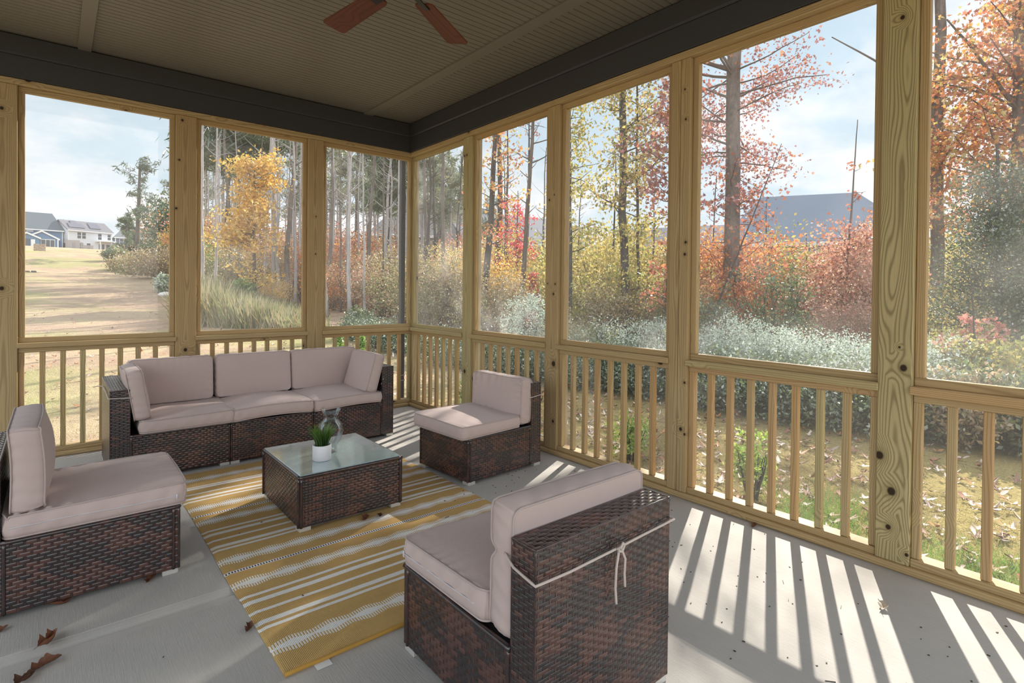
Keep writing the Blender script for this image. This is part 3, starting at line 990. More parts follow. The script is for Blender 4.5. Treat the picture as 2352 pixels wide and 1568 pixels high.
# ---- pot with grass
POT = plain('white_ceramic', (0.78, 0.77, 0.80, 1), 0.35, 30, 0.02)
SOIL = plain('potting_soil', (0.03, 0.022, 0.015, 1), 0.95, 90, 0.4)
gp = thing('potted_grass', 'small white cylindrical pot of bright green grass on the coffee table', 'plant', (-1.899, -2.345, TT))
R_ = 0.054
MB().lathe([(0.0, 0.0), (R_ - 0.004, 0.0), (R_, 0.004), (R_, 0.090), (R_ - 0.002, 0.092), (R_ - 0.006, 0.090), (R_ - 0.006, 0.076)], (0, 0, 0)).build('pot', POT, gp, True)
MB().lathe([(R_ - 0.006, 0.078), (0.0, 0.080)], (0, 0, 0), 24).build('soil', SOIL, gp)
g_ = MB()
rg = np.random.default_rng(3)
for i in range(210):
    a = rg.uniform(0, 2 * PI); r0 = 0.036 * math.sqrt(rg.random())
    base = np.array([r0 * math.cos(a), r0 * math.sin(a), 0.078])
    a2 = a + rg.normal(0, .5); out = rg.uniform(0.015, 0.085) * (0.4 + r0 / 0.036 * .6)
    hgt = rg.uniform(0.10, 0.165)
    t = np.linspace(0, 1, 5)
    ctr = base + np.outer(out * t ** 1.8, [math.cos(a2), math.sin(a2), 0]) + np.outer(hgt * t * (1 - .12 * t), [0, 0, 1])
    side = np.array([-math.sin(a2 + 1), math.cos(a2 + 1), 0])
    wd = 0.0024 * (1 - t ** 2) + 0.0002
    cc_ = np.outer(1 - t, [0.030, 0.085, 0.014]) + np.outer(t, np.array([0.13, 0.27, 0.03]) * rg.uniform(.7, 1.25))
    g_.grid(np.stack([ctr - wd[:, None] * side, ctr + wd[:, None] * side], 1), c=np.repeat(cc_[:, None], 2, 1))
g_.build('grass_blades', LEAF, gp, True, col=True)

# ---- glass vase
def clear_glass():
    mt, k = new_mat('clear_glass')
    p = k.n('ShaderNodeBsdfPrincipled', {'Base Color': (0.96, 0.98, 0.98, 1), 'Roughness': 0.02, 'IOR': 1.45, 'Transmission Weight': 1.0})
    tp = k.n('ShaderNodeBsdfTransparent', {'Color': (0.985, 0.99, 0.99, 1)})
    gl = k.n('ShaderNodeBsdfGlossy', {'Roughness': 0.02})
    fz = k.n('ShaderNodeLayerWeight', {'Blend': 0.35}).outputs['Fresnel']
    finish(k, k.n('ShaderNodeMixShader', {0: k.m('MULTIPLY_ADD', k.m('POWER', fz, 2.4), 0.55, 0.010, clamp=True), 1: tp.outputs[0], 2: gl.outputs[0]}))
    return mt


outer = [(0.0, 0.0), (0.040, 0.0), (0.043, 0.006), (0.036, 0.020), (0.040, 0.035), (0.055, 0.065), (0.073, 0.105), (0.079, 0.135), (0.073, 0.165), (0.055, 0.190), (0.043, 0.205), (0.041, 0.220), (0.047, 0.240), (0.057, 0.258), (0.064, 0.268)]
prof = outer + [(r - 0.003 if r > 0.004 else 0, z + (0.0 if z > 0.02 else 0.008)) for r, z in outer[::-1]]
tag(MB().lathe(prof, (-1.795, -2.215, TT)).build('glass_vase', clear_glass(), None, True), 'empty clear glass vase with flared rim behind the potted grass', 'vase')

# ------------------------------------------------------------------ rug
RX0, RX1, RY0, RY1 = -2.515, -1.005, -3.640, -1.092
rcx, rcy = (RX0 + RX1) / 2, (RY0 + RY1) / 2


def rug_mat():
    mt, k = new_mat('striped_rug')
    tc = k.n('ShaderNodeTexCoord').outputs['Object']
    wob = k.m('MULTIPLY', k.m('SUBTRACT', k.noise(k.vmul(tc, (5, 1, 1)), 1.0, 2.0), 0.5), 0.008)
    x, y, z = k.sep(tc)
    u = k.m('ADD', x, 0.0)
    v = k.m('ADD', k.m('ADD', y, rcy), wob)
    OCH = (0.62, 0.415, 0.175, 1); OCH2 = (0.54, 0.35, 0.14, 1); WHT = (0.86, 0.85, 0.83, 1); NAVY = (0.075, 0.075, 0.14, 1)
    st = [(-3.326, -3.308), (-3.286, -3.261), (-3.194, -3.18), (-3.113, -3.086), (-3.058, -3.035), (-2.516, -2.493), (-2.474, -2.446), (-2.387, -2.367), (-2.304, -2.269), (-2.24, -2.225), (-1.714, -1.693), (-1.669, -1.638), (-1.579, -1.56), (-1.478, -1.451), (-1.437, -1.417)]
    lo, hi = -3.66, -1.06
    stops = [(0.0, (0, 0, 0))]
    for a, b in st:
        stops += [((a - lo) / (hi - lo), (1, 1, 1)), ((b - lo) / (hi - lo), (0, 0, 0))]
    white = k.ramp(k.m('DIVIDE', k.m('SUBTRACT', v, lo), hi - lo), stops, 'CONSTANT')
    tri = k.m('PINGPONG', k.m('ADD', u, 0.745), 0.076)        # 0..0.076
    t01 = k.m('DIVIDE', tri, 0.076)
    tooth = k.m('LESS_THAN', k.m('FRACT', k.m('DIVIDE', u, 0.0109)), 0.52)
    core = teeth = None
    for c_ in (-3.4675, -2.915, -2.647, -2.085, -1.845, -1.272):
        dv = k.m('ABSOLUTE', k.m('SUBTRACT', v, c_))
        cw = k.m('MULTIPLY_ADD', t01, 0.018, 0.005)
        cm = k.m('LESS_THAN', dv, cw)
        tm = k.m('LESS_THAN', dv, k.m('ADD', cw, 0.027))
        core = cm if core is None else k.m('MAXIMUM', core, cm)
        teeth = tm if teeth is None else k.m('MAXIMUM', teeth, tm)
    white = k.m('MAXIMUM', white, k.m('MAXIMUM', core, k.m('MULTIPLY', teeth, tooth)))
    nav = None
    for c_ in (-2.777, -1.973):
        dv = k.m('ABSOLUTE', k.m('SUBTRACT', v, c_))
        white = k.m('MAXIMUM', white, k.m('LESS_THAN', dv, 0.0125))
        nm = k.m('LESS_THAN', dv, 0.0085)
        nav = nm if nav is None else k.m('MAXIMUM', nav, nm)
    nav = k.m('MULTIPLY', nav, k.m('LESS_THAN', k.m('FRACT', k.m('DIVIDE', u, 0.0128)), 0.5))
    nz = k.noise(k.vmul(tc, (90, 300, 1)), 1.0, 2.0)
    nb = k.noise(k.vmul(tc, (3, 14, 1)), 1.0, 3.0)
    rib = k.m('FRACT', k.m('DIVIDE', u, 0.0055))
    ribh = k.m('ABSOLUTE', k.m('SUBTRACT', rib, 0.5))
    base = k.mix(k.m('MULTIPLY_ADD', nb, 1.6, -0.35, clamp=True), OCH, OCH2)
    cc = k.mix(white, base, WHT)
    cc = k.mix(nav, cc, NAVY)
    cc = k.mix(k.m('MULTIPLY_ADD', nz, 0.9, -0.42, clamp=True), cc, k.vmul(cc, (0.6, 0.58, 0.5)))
    cc = k.mix(k.m('MULTIPLY', ribh, 0.22), cc, k.vmul(cc, (0.55, 0.5, 0.45)))
    hh = k.m('ADD', k.m('MULTIPLY', nz, 0.6), k.m('SUBTRACT', k.m('MULTIPLY', white, 0.4), ribh))
    finish(k, pbsdf(k, cc, 0.95, hh, 0.55, 0.004, **{'Specular IOR Level': 0.05}))
    return mt


rb = MB()
nu, nv = 60, 120
uu = np.linspace(RX0 - rcx, RX1 - rcx, nu)
vv = np.linspace(RY0 - rcy, RY1 - rcy, nv)
gu, gv = np.meshgrid(uu, vv, indexing='ij')
edge = np.minimum(np.minimum(gu - uu[0], uu[-1] - gu), np.minimum(gv - vv[0], vv[-1] - gv))
zz = 0.0075 + 0.0012 * np.sin(gu * 9 + gv * 4) * np.sin(gv * 7) - 0.006 * np.exp(-edge / 0.004)
gu2 = gu + 0.006 * np.sin(gv * 5.0 + 0.6) * (np.abs(gu) / 0.75)
rb.grid(np.stack([gu2, gv, zz], -1))
rb.box((uu[0], vv[0], 0.0002), (uu[-1], vv[-1], 0.002), 0.0005, grain=False)
RUG = rug_mat()
rug = thing('rug', 'ochre and white striped flatweave rug under the coffee table', 'rug', (rcx, rcy, 0.0005))
rb.build('woven_field', RUG, rug, True)
h_ = MB()
h_.tube([(uu[0] + i * (uu[-1] - uu[0]) / 40, vv[0] + 0.004, 0.0075 + 0.0008 * math.sin(i * 1.3)) for i in range(41)], 0.0075, 8)
h_.build('rolled_hem', plain('ochre_hem', (0.50, 0.28, 0.055, 1), 0.95, 300, 0.5), rug, True)
MB().box((-0.655 + 0.0, vv[0] - 0.035, 0.0005), (-0.60, vv[0] + 0.01, 0.0022), 0.0005, grain=False, mat=Matrix.Rotation(0.0, 4, 'Z')).build('care_label', plain('label_white', (0.75, 0.75, 0.74, 1), 0.7), rug)

# ------------------------------------------------------------------ ceiling fan (blades reach into the top of the picture)
fan = thing('ceiling_fan', 'ceiling fan with reddish brown wooden blades', 'fan', (-1.858, -3.235, 2.80))
BLADE = wood_mat('mahogany_blade', (0.17, 0.055, 0.028, 1), (0.125, 0.038, 0.019, 1), (0.07, 0.022, 0.012, 1), 0.0, 0.02, tint=0.0)
DKM = plain('dark_bronze', (0.03, 0.025, 0.022, 1), 0.4, 50, 0.1, Metallic=0.6)
MB().lathe([(0, -0.012), (0.04, -0.012), (0.075, 0.0), (0.095, 0.02), (0.09, 0.07), (0.05, 0.105), (0.0, 0.11)], (0, 0, 0), 32).build('motor_housing', DKM, fan, True)
MB().tube([(0, 0, 0.07), (0, 0, CZ - 2.80)], 0.013, 10).build('downrod', DKM, fan, True)
MB().lathe([(0, CZ - 2.80 - 0.06), (0.03, CZ - 2.80 - 0.06), (0.07, CZ - 2.80 - 0.01), (0.07, CZ - 2.80)], (0, 0, 0), 24).build('canopy', DKM, fan, True)
for ang in (97, 33, 168, 240, 312):
    A = math.radians(ang)
    Rm = Matrix.Rotation(A, 4, 'Z') @ Matrix.Rotation(math.radians(9), 4, 'X')
    bl = MB()
    # rounded blade outline
    r0, r1, hw0, hw1, cr = 0.20, 0.665, 0.052, 0.066, 0.022
    out = []
    for (cx_, cy_, a0) in ((r1 - cr, hw1 - cr, 0), (r0 + cr, hw0 - cr, 90), (r0 + cr, -hw0 + cr, 180), (r1 - cr, -hw1 + cr, 270)):
        for q in range(7):
            t = math.radians(a0 + q * 15)
            out.append((cx_ + cr * math.cos(t), cy_ + cr * math.sin(t)))
    out = np.array(out); n_ = len(out)
    V = np.concatenate([np.c_[out, np.full(n_, -0.004)], np.c_[out, np.full(n_, 0.004)]])
    gco = np.c_[V[:, 1] + 0.05, V[:, 2] + 0.06, V[:, 0] + ang]
    V = V @ np.array(Rm)[:3, :3].T
    F = [tuple(range(n_))[::-1], tuple(range(n_, 2 * n_))] + [(i, (i + 1) % n_, n_ + (i + 1) % n_, n_ + i) for i in range(n_)]
    bl.add(V, F, gco)
    b_ = bl.build('blade', BLADE, fan, gco=True)
    MB().box((0.08, -0.018, -0.006), (0.25, 0.018, 0.0), 0.002, grain=False, mat=Rm @ Matrix.Translation((0, 0, -0.0055))).build('blade_iron', DKM, b_)

# ------------------------------------------------------------------ leaves and bits on the slab
def leaf_shape(size, rg, curl=0.3, lobes=5):
    n = lobes * 4
    a = np.linspace(0, 2 * PI, n, endpoint=False)
    r = size * (0.5 + 0.28 * np.cos(a * lobes) + 0.1 * rg.normal(0, 1, n)) * (1 + 0.45 * np.cos(a))
    x, y = r * np.cos(a), r * np.sin(a) * 0.8
    z = curl * size * ((x / size) ** 2 + 0.9 * np.abs(y / size)) + 0.05 * size * rg.normal(0, 1, n)
    V = np.concatenate([[[0, 0, 0]], np.c_[x, y, z]])
    F = [(0, 1 + i, 1 + (i + 1) % n) for i in range(n)]
    return V, F


def curled_leaf(L, rg, fold=.9, bend=1.2, n=15, m=9):
    """dry leaf: pointed oval with a wavy rim, folded along its midrib and bent along its length, with a stalk"""
    s = np.linspace(-1, 1, n); t = np.linspace(-1, 1, m)
    ph = rg.random(4) * 6.28
    wd = .30 * L * np.maximum(1 - s ** 2, 0.0) ** .75 * (1 + .30 * np.sin(s * 6 + ph[0]) + .18 * np.sin(s * 13 + ph[1])) + .002
    sg, tg = np.meshgrid(s, t, indexing='ij')
    W_ = wd[:, None] * tg
    x = .5 * L * sg
    z = np.abs(tg) ** 1.3 * wd[:, None] * fold + .10 * L * np.sin(sg * 2.5 + ph[2]) * .4 + bend * .22 * L * sg ** 2 + .02 * L * np.sin(tg * 5 + sg * 7 + ph[3])
    y = W_ * (1 - .35 * fold * np.abs(tg)) + .10 * L * np.sin(sg * 2 + ph[1])
    return np.stack([x, y, z], -1)


rg = np.random.default_rng(9)
LL = [((-3.150, -2.885), 0.075, 'curled dry brown leaf lying across the concrete joint'),
      ((-3.150, -3.045), 0.072, 'dark brown dry leaf just in front of the concrete joint'),
      ((-3.205, -3.10), 0.060, 'brown dry leaf at the bottom left corner of the slab'),
      ((-3.290, -2.680), 0.040, 'small brown leaf at the left picture edge in front of the left chair'),
      ((-2.785, -2.600), 0.060, 'brown leaf tucked under the front corner of the left chair'),
      ((-3.105, -2.590), 0.062, 'brown leaf half hidden under the long side of the left chair'),
      ((-2.540, -3.268), 0.045, 'mottled leaf against the left edge of the rug'),
      ((-1.740, -2.600), 0.060, 'crumpled brown leaf on the rug in front of the coffee table'),
      ((-1.66, -2.625), 0.045, 'small brown leaf on the rug below the table near its right foot'),
      ((-0.035, -4.065), 0.045, 'reddish leaf scrap beside the sill under the right railing'),
      ((-0.405, -4.810), 0.055, 'pale curled leaf in the shadow stripes at the lower right'),
      ((-0.99, -3.95), 0.022, 'small pale chip on the sunlit concrete right of the front chair')]
for (x_, y_), s_, lb in LL:
    G = curled_leaf(s_ * 1.25, rg, rg.uniform(.5, 1.1), rg.uniform(.3, 1.0))
    V = G.reshape(-1, 3)
    a = rg.uniform(0.2, 1.2)
    Q = np.c_[V[:, 0] * math.cos(a) - V[:, 1] * math.sin(a), V[:, 0] * math.sin(a) + V[:, 1] * math.cos(a), V[:, 2]]
    zoff = 0.0095 if (RX0 < x_ < RX1 and RY0 < y_ < RY1) else 0.0005
    Q[:, 2] += -Q[:, 2].min()
    c_ = np.array([0.16, 0.062, 0.03]) * rg.uniform(.6, 1.3) if 'pale' not in lb else np.array([0.55, 0.48, 0.40])
    cv_ = np.outer(.75 + .5 * rg.random(len(Q)), c_)
    lm = MB().grid(Q.reshape(G.shape), c=cv_.reshape(G.shape))
    lm.tube([Q.reshape(G.shape)[0, 4], Q.reshape(G.shape)[0, 4] + np.array([-math.cos(a) * s_ * .3, -math.sin(a) * s_ * .3, .004])], .0008, 5, c=c_ * .6)
    tag(lm.build('dry_leaf', DEADLEAF, None, True, (x_, y_, zoff), col=True), lb, 'leaf')
deb = MB()
for i in range(230):
    if i < 150:
        x_, y_ = rg.uniform(-1.3, -0.05), rg.uniform(-5.2, -2.4)
    else:
        x_, y_ = rg.uniform(-3.4, -0.1), rg.uniform(-4.9, -0.6)
    L = rg.uniform(.004, .012) * (1 if rg.random() < .9 else 3.5)
    wd = rg.uniform(.002, .006) if L < .013 else .0016
    a = rg.uniform(0, 6.28)
    zo = 0.009 if (RX0 < x_ < RX1 and RY0 < y_ < RY1) else 0.0
    deb.box((-L / 2, -wd / 2, 0), (L / 2, wd / 2, 0.003), 0.0008, c=np.array([.05, .032, .022]) * rg.uniform(.5, 1.6), grain=False, mat=Matrix.Translation((x_, y_, zo)) @ Matrix.Rotation(a, 4, 'Z'))
tag(deb.build('leaf_litter', DEADLEAF, col=True), 'dark leaf crumbs and twig bits scattered over the concrete slab', 'litter', kind='stuff')

# ================================================================== outdoors
def ground_z(x, y):
    dx_, dy_ = np.asarray(x, float) - CAM[0], np.asarray(y, float) - CAM[1]
    r = np.hypot(dx_, dy_)
    az = np.degrees(np.arctan2(dx_, dy_))
    s = np.interp(az, [-180, -8, 9, 30, 60, 110, 180], [0.02, 0.067, 0.066, 0.034, 0.018, 0.018, 0.02])
    rr = np.minimum(np.maximum(0, r - 9.0), 150)
    return -0.22 + s * rr + 0.05 * np.sin(np.asarray(x) * 0.9) * np.sin(np.asarray(y) * 0.7 + 1) * np.clip((r - 7) / 6, 0, 1) + 0.35 * np.sin(r * 0.22 + az * 0.02) * np.clip((r - 16) / 25, 0, 1) * np.clip((25 - az) / 15, 0, 1)


def ground_mat():
    mt, k = new_mat('lawn_and_field')
    tc = k.n('ShaderNodeTexCoord').outputs['Object']
    x, y, z = k.sep(tc)
    n1 = k.noise(tc, 0.55, 5.0, 0.65)
    n2 = k.noise(tc, 3.5, 5.0, 0.7)
    n3 = k.noise(tc, 45.0, 3.0, 0.7)
    n4 = k.noise(k.vadd(tc, (40, 10, 0)), 0.16, 4.0, 0.6)
    straw = k.mix(k.m('MULTIPLY_ADD', n2, 2.0, -0.5, clamp=True), (0.58, 0.47, 0.315, 1), (0.46, 0.355, 0.225, 1))
    cc = k.mix(k.m('MULTIPLY', k.ramp(k.m('ADD', k.m('MULTIPLY', n1, .7), k.m('MULTIPLY', k.noise(k.vmul(tc, (.10, .55, 1)), 1.0, 5.0, .65), .3)), [(0.46, (0, 0, 0)), (0.56, (1, 1, 1))]), .85), straw, (0.44, 0.315, 0.235, 1))
    cc = k.mix(k.m('MULTIPLY', k.ramp(n4, [(0.50, (0, 0, 0)), (0.62, (1, 1, 1))]), 0.55), cc, (0.30, 0.35, 0.12, 1))
    near = k.m('MULTIPLY', k.ramp(x, [(0.0, (0, 0, 0)), (0.25, (1, 1, 1))]), k.ramp(k.m('MULTIPLY', k.m('ADD', y, 10.0), 0.06), [(0.6, (1, 1, 1)), (0.75, (0, 0, 0))]))
    cc = k.mix(k.m('MULTIPLY', near, 0.8), cc, k.mix(n2, (0.46, 0.36, 0.13, 1), (0.33, 0.27, 0.10, 1)))
    # leaf-covered woodland floor east of the lawn
    wood = k.ramp(k.m('ADD', k.m('ADD', k.m('MULTIPLY', x, 0.08), k.m('MULTIPLY', y, 0.0)), k.m('MULTIPLY', n1, 0.3)), [(0.60, (0, 0, 0)), (0.78, (1, 1, 1))])
    cc = k.mix(wood, cc, k.mix(n2, (0.24, 0.13, 0.07, 1), (0.13, 0.08, 0.05, 1)))
    cc = k.mix(k.m('MULTIPLY_ADD', n3, 1.8, -0.62, clamp=True), cc, k.vmul(cc, (0.55, 0.5, 0.45)))
    finish(k, pbsdf(k, cc, 0.95, k.m('ADD', n3, k.m('MULTIPLY', n2, 2.0)), 0.8, 0.05, **{'Specular IOR Level': 0.05}))
    return mt


gr = MB()
rr = np.concatenate([np.linspace(0, 30, 70), np.linspace(32, 130, 60), np.linspace(135, 330, 20)])
aa = np.linspace(0, 2 * PI, 181)
ga, gR = np.meshgrid(aa, rr, indexing='ij')
gx_, gy_ = CAM[0] + gR * np.sin(ga), CAM[1] + gR * np.cos(ga)
gr.grid(np.stack([gx_, gy_, ground_z(gx_, gy_)], -1))
struct(gr.build('ground', ground_mat(), None, True))

# ---- leaves and trees
PAL = {
    'gold': [(.84, .54, .08), (.88, .64, .16), (.78, .44, .07), (.82, .60, .22)],
    'yellow': [(.68, .56, .17), (.60, .48, .14), (.48, .44, .15), (.70, .53, .24)],
    'ygreen': [(.46, .46, .11), (.55, .48, .12), (.34, .38, .11), (.62, .48, .14)],
    'rust': [(.50, .17, .09), (.60, .25, .10), (.38, .14, .10), (.55, .22, .14)],
    'orange': [(.76, .32, .08), (.70, .25, .08), (.78, .42, .12), (.60, .24, .12)],
    'crimson': [(.80, .12, .13), (.72, .09, .12), (.80, .20, .17)],
    'pink': [(.66, .33, .24), (.72, .42, .30), (.58, .27, .20), (.70, .48, .30)],
    'tan': [(.50, .38, .22), (.42, .30, .17), (.56, .44, .28), (.34, .25, .15)],
    'olive': [(.27, .28, .11), (.34, .33, .14), (.20, .22, .09), (.42, .36, .15)],
    'pine': [(.13, .20, .09), (.18, .25, .11), (.09, .15, .075), (.22, .27, .13)],
    'haze_pine': [(.24, .29, .18), (.30, .34, .22), (.19, .24, .16), (.34, .36, .24)],  # greens paled to paint depth haze into the far pines
    'dpine': [(.075, .125, .075), (.10, .15, .085), (.06, .10, .06)],
    'silver': [(.46, .56, .47), (.58, .65, .57), (.36, .47, .37), (.52, .60, .53)],
    'dgreen': [(.075, .125, .05), (.11, .17, .065), (.06, .095, .045), (.17, .22, .08)],
    'bgreen': [(.26, .42, .08), (.34, .50, .10), (.20, .34, .07)],
    'lime': [(.45, .60, .12), (.55, .66, .16), (.36, .52, .10)],
    'coral': [(.62, .24, .18), (.68, .32, .22), (.55, .20, .16)],
    'purple': [(.33, .13, .14), (.40, .17, .15), (.28, .12, .13), (.48, .22, .16)],
}
RHOMB = np.array([[0, -.5, 0], [.28, 0, .05], [0, .5, 0], [-.28, 0, .05]])
_a = np.radians([-90, -62, -28, -2, 18, 42, 62, 90, 118, 138, 162, 182, 208, 242])
_rd = np.array([.30, .22, .52, .30, .55, .28, .34, .62, .34, .28, .55, .30, .52, .22])
LOBED = np.c_[_rd * np.cos(_a), _rd * np.sin(_a), 0.06 * np.abs(np.cos(_a))]
NEED = np.array([[0, -.5, 0], [.07, 0, .02], [0, .5, 0], [-.07, 0, .02]])


def rot_many(n, rg, upright=0.0):
    q = rg.normal(size=(n, 4))
    q /= np.linalg.norm(q, axis=1, keepdims=True)
    a, b, c, d = q.T
    R = np.stack([np.stack([a*a+b*b-c*c-d*d, 2*(b*c-a*d), 2*(b*d+a*c)], -1),
                  np.stack([2*(b*c+a*d), a*a-b*b+c*c-d*d, 2*(c*d-a*b)], -1),
                  np.stack([2*(b*d-a*c), 2*(c*d+a*b), a*a-b*b-c*c+d*d], -1)], 1)
    return R


def leaves(mb, ctr, size, pal, rg, shape=RHOMB, mixin=None, mixp=0.0):
    ctr = np.asarray(ctr, float).reshape(-1, 3)
    n = len(ctr)
    if n == 0:
        return
    T = shape[None] * (size * rg.uniform(.6, 1.35, n))[:, None, None]
    V = np.einsum('nij,nkj->nki', rot_many(n, rg), T) + ctr[:, None]
    K = len(shape)
    F = np.arange(n * K).reshape(n, K)
    p = np.array(PAL[pal])
    cc = p[rg.integers(0, len(p), n)]
    if mixin:
        p2 = np.array(PAL[mixin])
        sel = rg.random(n) < mixp
        cc = np.where(sel[:, None], p2[rg.integers(0, len(p2), n)], cc)
    cc = cc * rg.uniform(.75, 1.15, (n, 1))
    mb.add(V.reshape(-1, 3), F, None, np.repeat(cc, K, 0))


def limb(p0, d, L, rg, n=7, up=0.15, wob=0.12):
    pts = [np.array(p0, float)]
    d = np.array(d, float); d /= np.linalg.norm(d)
    for i in range(n - 1):
        pts.append(pts[-1] + d * L / (n - 1))
        d = d + rg.normal(0, wob, 3) + np.array([0, 0, up / n])
        d /= np.linalg.norm(d)
    return np.array(pts)


def tree(name, label, cat, base, top, r0, r1, bark, crown=(), group=None, seed=1, wob=0.06, leafmat=None, twigs=0, forks=()):
    """trunk from base to top plus crown specs:
    dict(z0,z1,n,L,per,size,pal,sig,up,prof,shape,mixin,mixp)"""
    rg = np.random.default_rng(seed)
    base, top = np.array(base, float), np.array(top, float)
    root = thing(name, label, cat, tuple(base), 0, group)
    tk, lv = MB(), MB()
    n = 14
    t = np.linspace(0, 1, n)
    Hh = top[2] - base[2]
    side = np.cumsum(rg.normal(0, wob, (n, 2)), 0) * Hh * 0.03
    side -= side[0]
    side -= np.outer(t, side[-1])
    path = np.outer(t, top - base)
    path[:, :2] += side
    rad = r0 + (r1 - r0) * t ** 0.85
    rad[0] *= 1.35; rad[1] *= 1.06
    path[0, 2] -= 0.2
    tk.tube(path, rad, 10 if r0 > .1 else 6)
    def on_trunk(z):
        tt = np.clip(z / Hh, 0, 1) * (n - 1)
        i = min(int(tt), n - 2)
        return path[i] + (path[i + 1] - path[i]) * (tt - i), rad[i]
    for (z_, az_, L_, rr_) in forks:
        p, r_ = on_trunk(z_)
        q = limb(p, (math.cos(az_), math.sin(az_), 1.1), L_, rg, 9, 0.5, 0.08)
        tk.tube(q, np.linspace(rr_, rr_ * .3, 9), 6)
    for c_ in crown:
        z0, z1 = c_['z0'], c_['z1']
        for i in range(c_['n']):
            f = (i + rg.random()) / c_['n']
            z = z0 + (z1 - z0) * f
            p, r_ = on_trunk(min(z, Hh * .985))
            if 'az' in c_:
                a = c_['az'] + rg.normal(0, c_.get('azs', .5))
            else:
                a = rg.uniform(0, 2 * PI)
            pr = c_.get('prof', lambda q: 1 - .55 * q)(f)
            L = c_['L'] * pr * rg.uniform(.55, 1.15)
            q = limb(p, (math.cos(a), math.sin(a), c_.get('rise', .35) + rg.normal(0, .15)), L, rg, 7, c_.get('up', .2))
            if 'keep' in c_ and not c_['keep'](q[4:] + base).all():
                continue
            rb_ = min(r_ * .45, 0.012 * L + 0.006)
            if c_.get('wood', True):
                tk.tube(q, np.linspace(rb_, rb_ * .25, 7), 4, cap=False)
            per = int(c_['per'] * (0.4 + pr))
            if per:
                u = rg.uniform(c_.get('from', .3), 1.05, per) * 6
                ii = np.minimum(u.astype(int), 5)
                ctr = q[ii] + (q[ii + 1] - q[ii]) * (u - ii)[:, None]
                nc = max(1, per // c_.get('clump', 9))
                offs = rg.normal(0, c_['sig'], (nc, 3)) * (1, 1, .6)
                ctr = ctr + offs[rg.integers(0, nc, per)] + rg.normal(0, c_['sig'] * .38, (per, 3))
                if 'keep' in c_:
                    ctr = ctr[c_['keep'](ctr + base)]
                leaves(lv, ctr, c_['size'], c_['pal'], rg, c_.get('shape', RHOMB), c_.get('mixin'), c_.get('mixp', 0))
    for i in range(twigs):
        z = Hh * rg.uniform(.35, .98)
        p, r_ = on_trunk(z)
        a = rg.uniform(0, 2 * PI)
        q = limb(p, (math.cos(a), math.sin(a), .6), Hh * rg.uniform(.04, .11), rg, 5, .3)
        tk.tube(q, np.linspace(min(r_ * .4, .02), .003, 5), 4, cap=False)
    tk.build('trunk', bark, root, True, gco=True)
    if lv.n:
        lv.build('foliage', leafmat or LEAF, root, False, col=True)
    return root


def bush(name, label, base, rx, rz, n, size, pal, seed, group=None, stems=9, mixin=None, mixp=0.0, cat='shrub', clump=14, shape=RHOMB, hollow=.5, sig=.16, cone=False):
    """many-stemmed shrub: stems fan out of the ground, leaves sit in tufts on a rounded crown"""
    rg = np.random.default_rng(seed)
    root = thing(name, label, cat, tuple(base), 0, group)
    st, lv = MB(), MB()
    for i in range(stems):
        a = rg.uniform(0, 2 * PI); o = rg.uniform(.2, .8)
        q = limb((0.1 * rx * math.cos(a), .1 * rx * math.sin(a), -0.05), (o * rx * math.cos(a), o * rx * math.sin(a), rz * rg.uniform(.75, 1)), math.hypot(o * rx, rz) * rg.uniform(.7, .9), rg, 7, .1, .09)
        st.tube(q, np.linspace(.012 + .01 * rx, .003, 7), 4, cap=False)
    m = max(1, n // clump)
    d = rg.normal(size=(m, 3)); d /= np.linalg.norm(d, axis=1, keepdims=True)
    rad = (hollow + (1 - hollow) * rg.random(m)) ** .8
    P = d * rad[:, None] * (1 + .18 * np.sin(d[:, :1] * 5 + seed) + .14 * np.sin(d[:, 1:2] * 7 + d[:, 2:] * 5))
    if cone:
        zt = rg.random(m); a = rg.uniform(0, 2 * PI, m); rr_ = (1 - zt) ** .8 * (.6 + .4 * rg.random(m))
        P = np.c_[rr_ * np.cos(a), rr_ * np.sin(a), zt * 2 - 1]
    P = P * (rx, rx, rz / 2) + (0, 0, rz / 2)
    P = P[P[:, 2] > 0.02]
    ctr = P[rg.integers(0, len(P), n)] + rg.normal(0, sig * rx, (n, 3)) * (1, 1, .8)
    ctr[:, 2] = np.abs(ctr[:, 2])
    leaves(lv, ctr, size, pal, rg, shape, mixin, mixp)
    st.build('stems', BARKD, root, True, gco=True)
    lv.build('foliage', LEAF, root, False, col=True)
    return root


def gpt(px, w):
    p = at(px, 700, w)
    return np.array([p[0], p[1], float(ground_z(p[0], p[1]))])


def zat(py, w):
    return CAM[2] - (py - PPY) / FPX * w


def top_at(px, py, w):
    p = at(px, py, w)
    return p


# ------------------------------------------------------------------ trees that can be told apart
def hero(label, px, w, ptop, r0, r1, bark, crown, seed, name='tree', **kw):
    b = gpt(px, w)
    t = at(ptop[0], ptop[1], w)
    return tree(name, label, 'tree', b, t, r0, r1, bark, crown, None, seed, **kw)


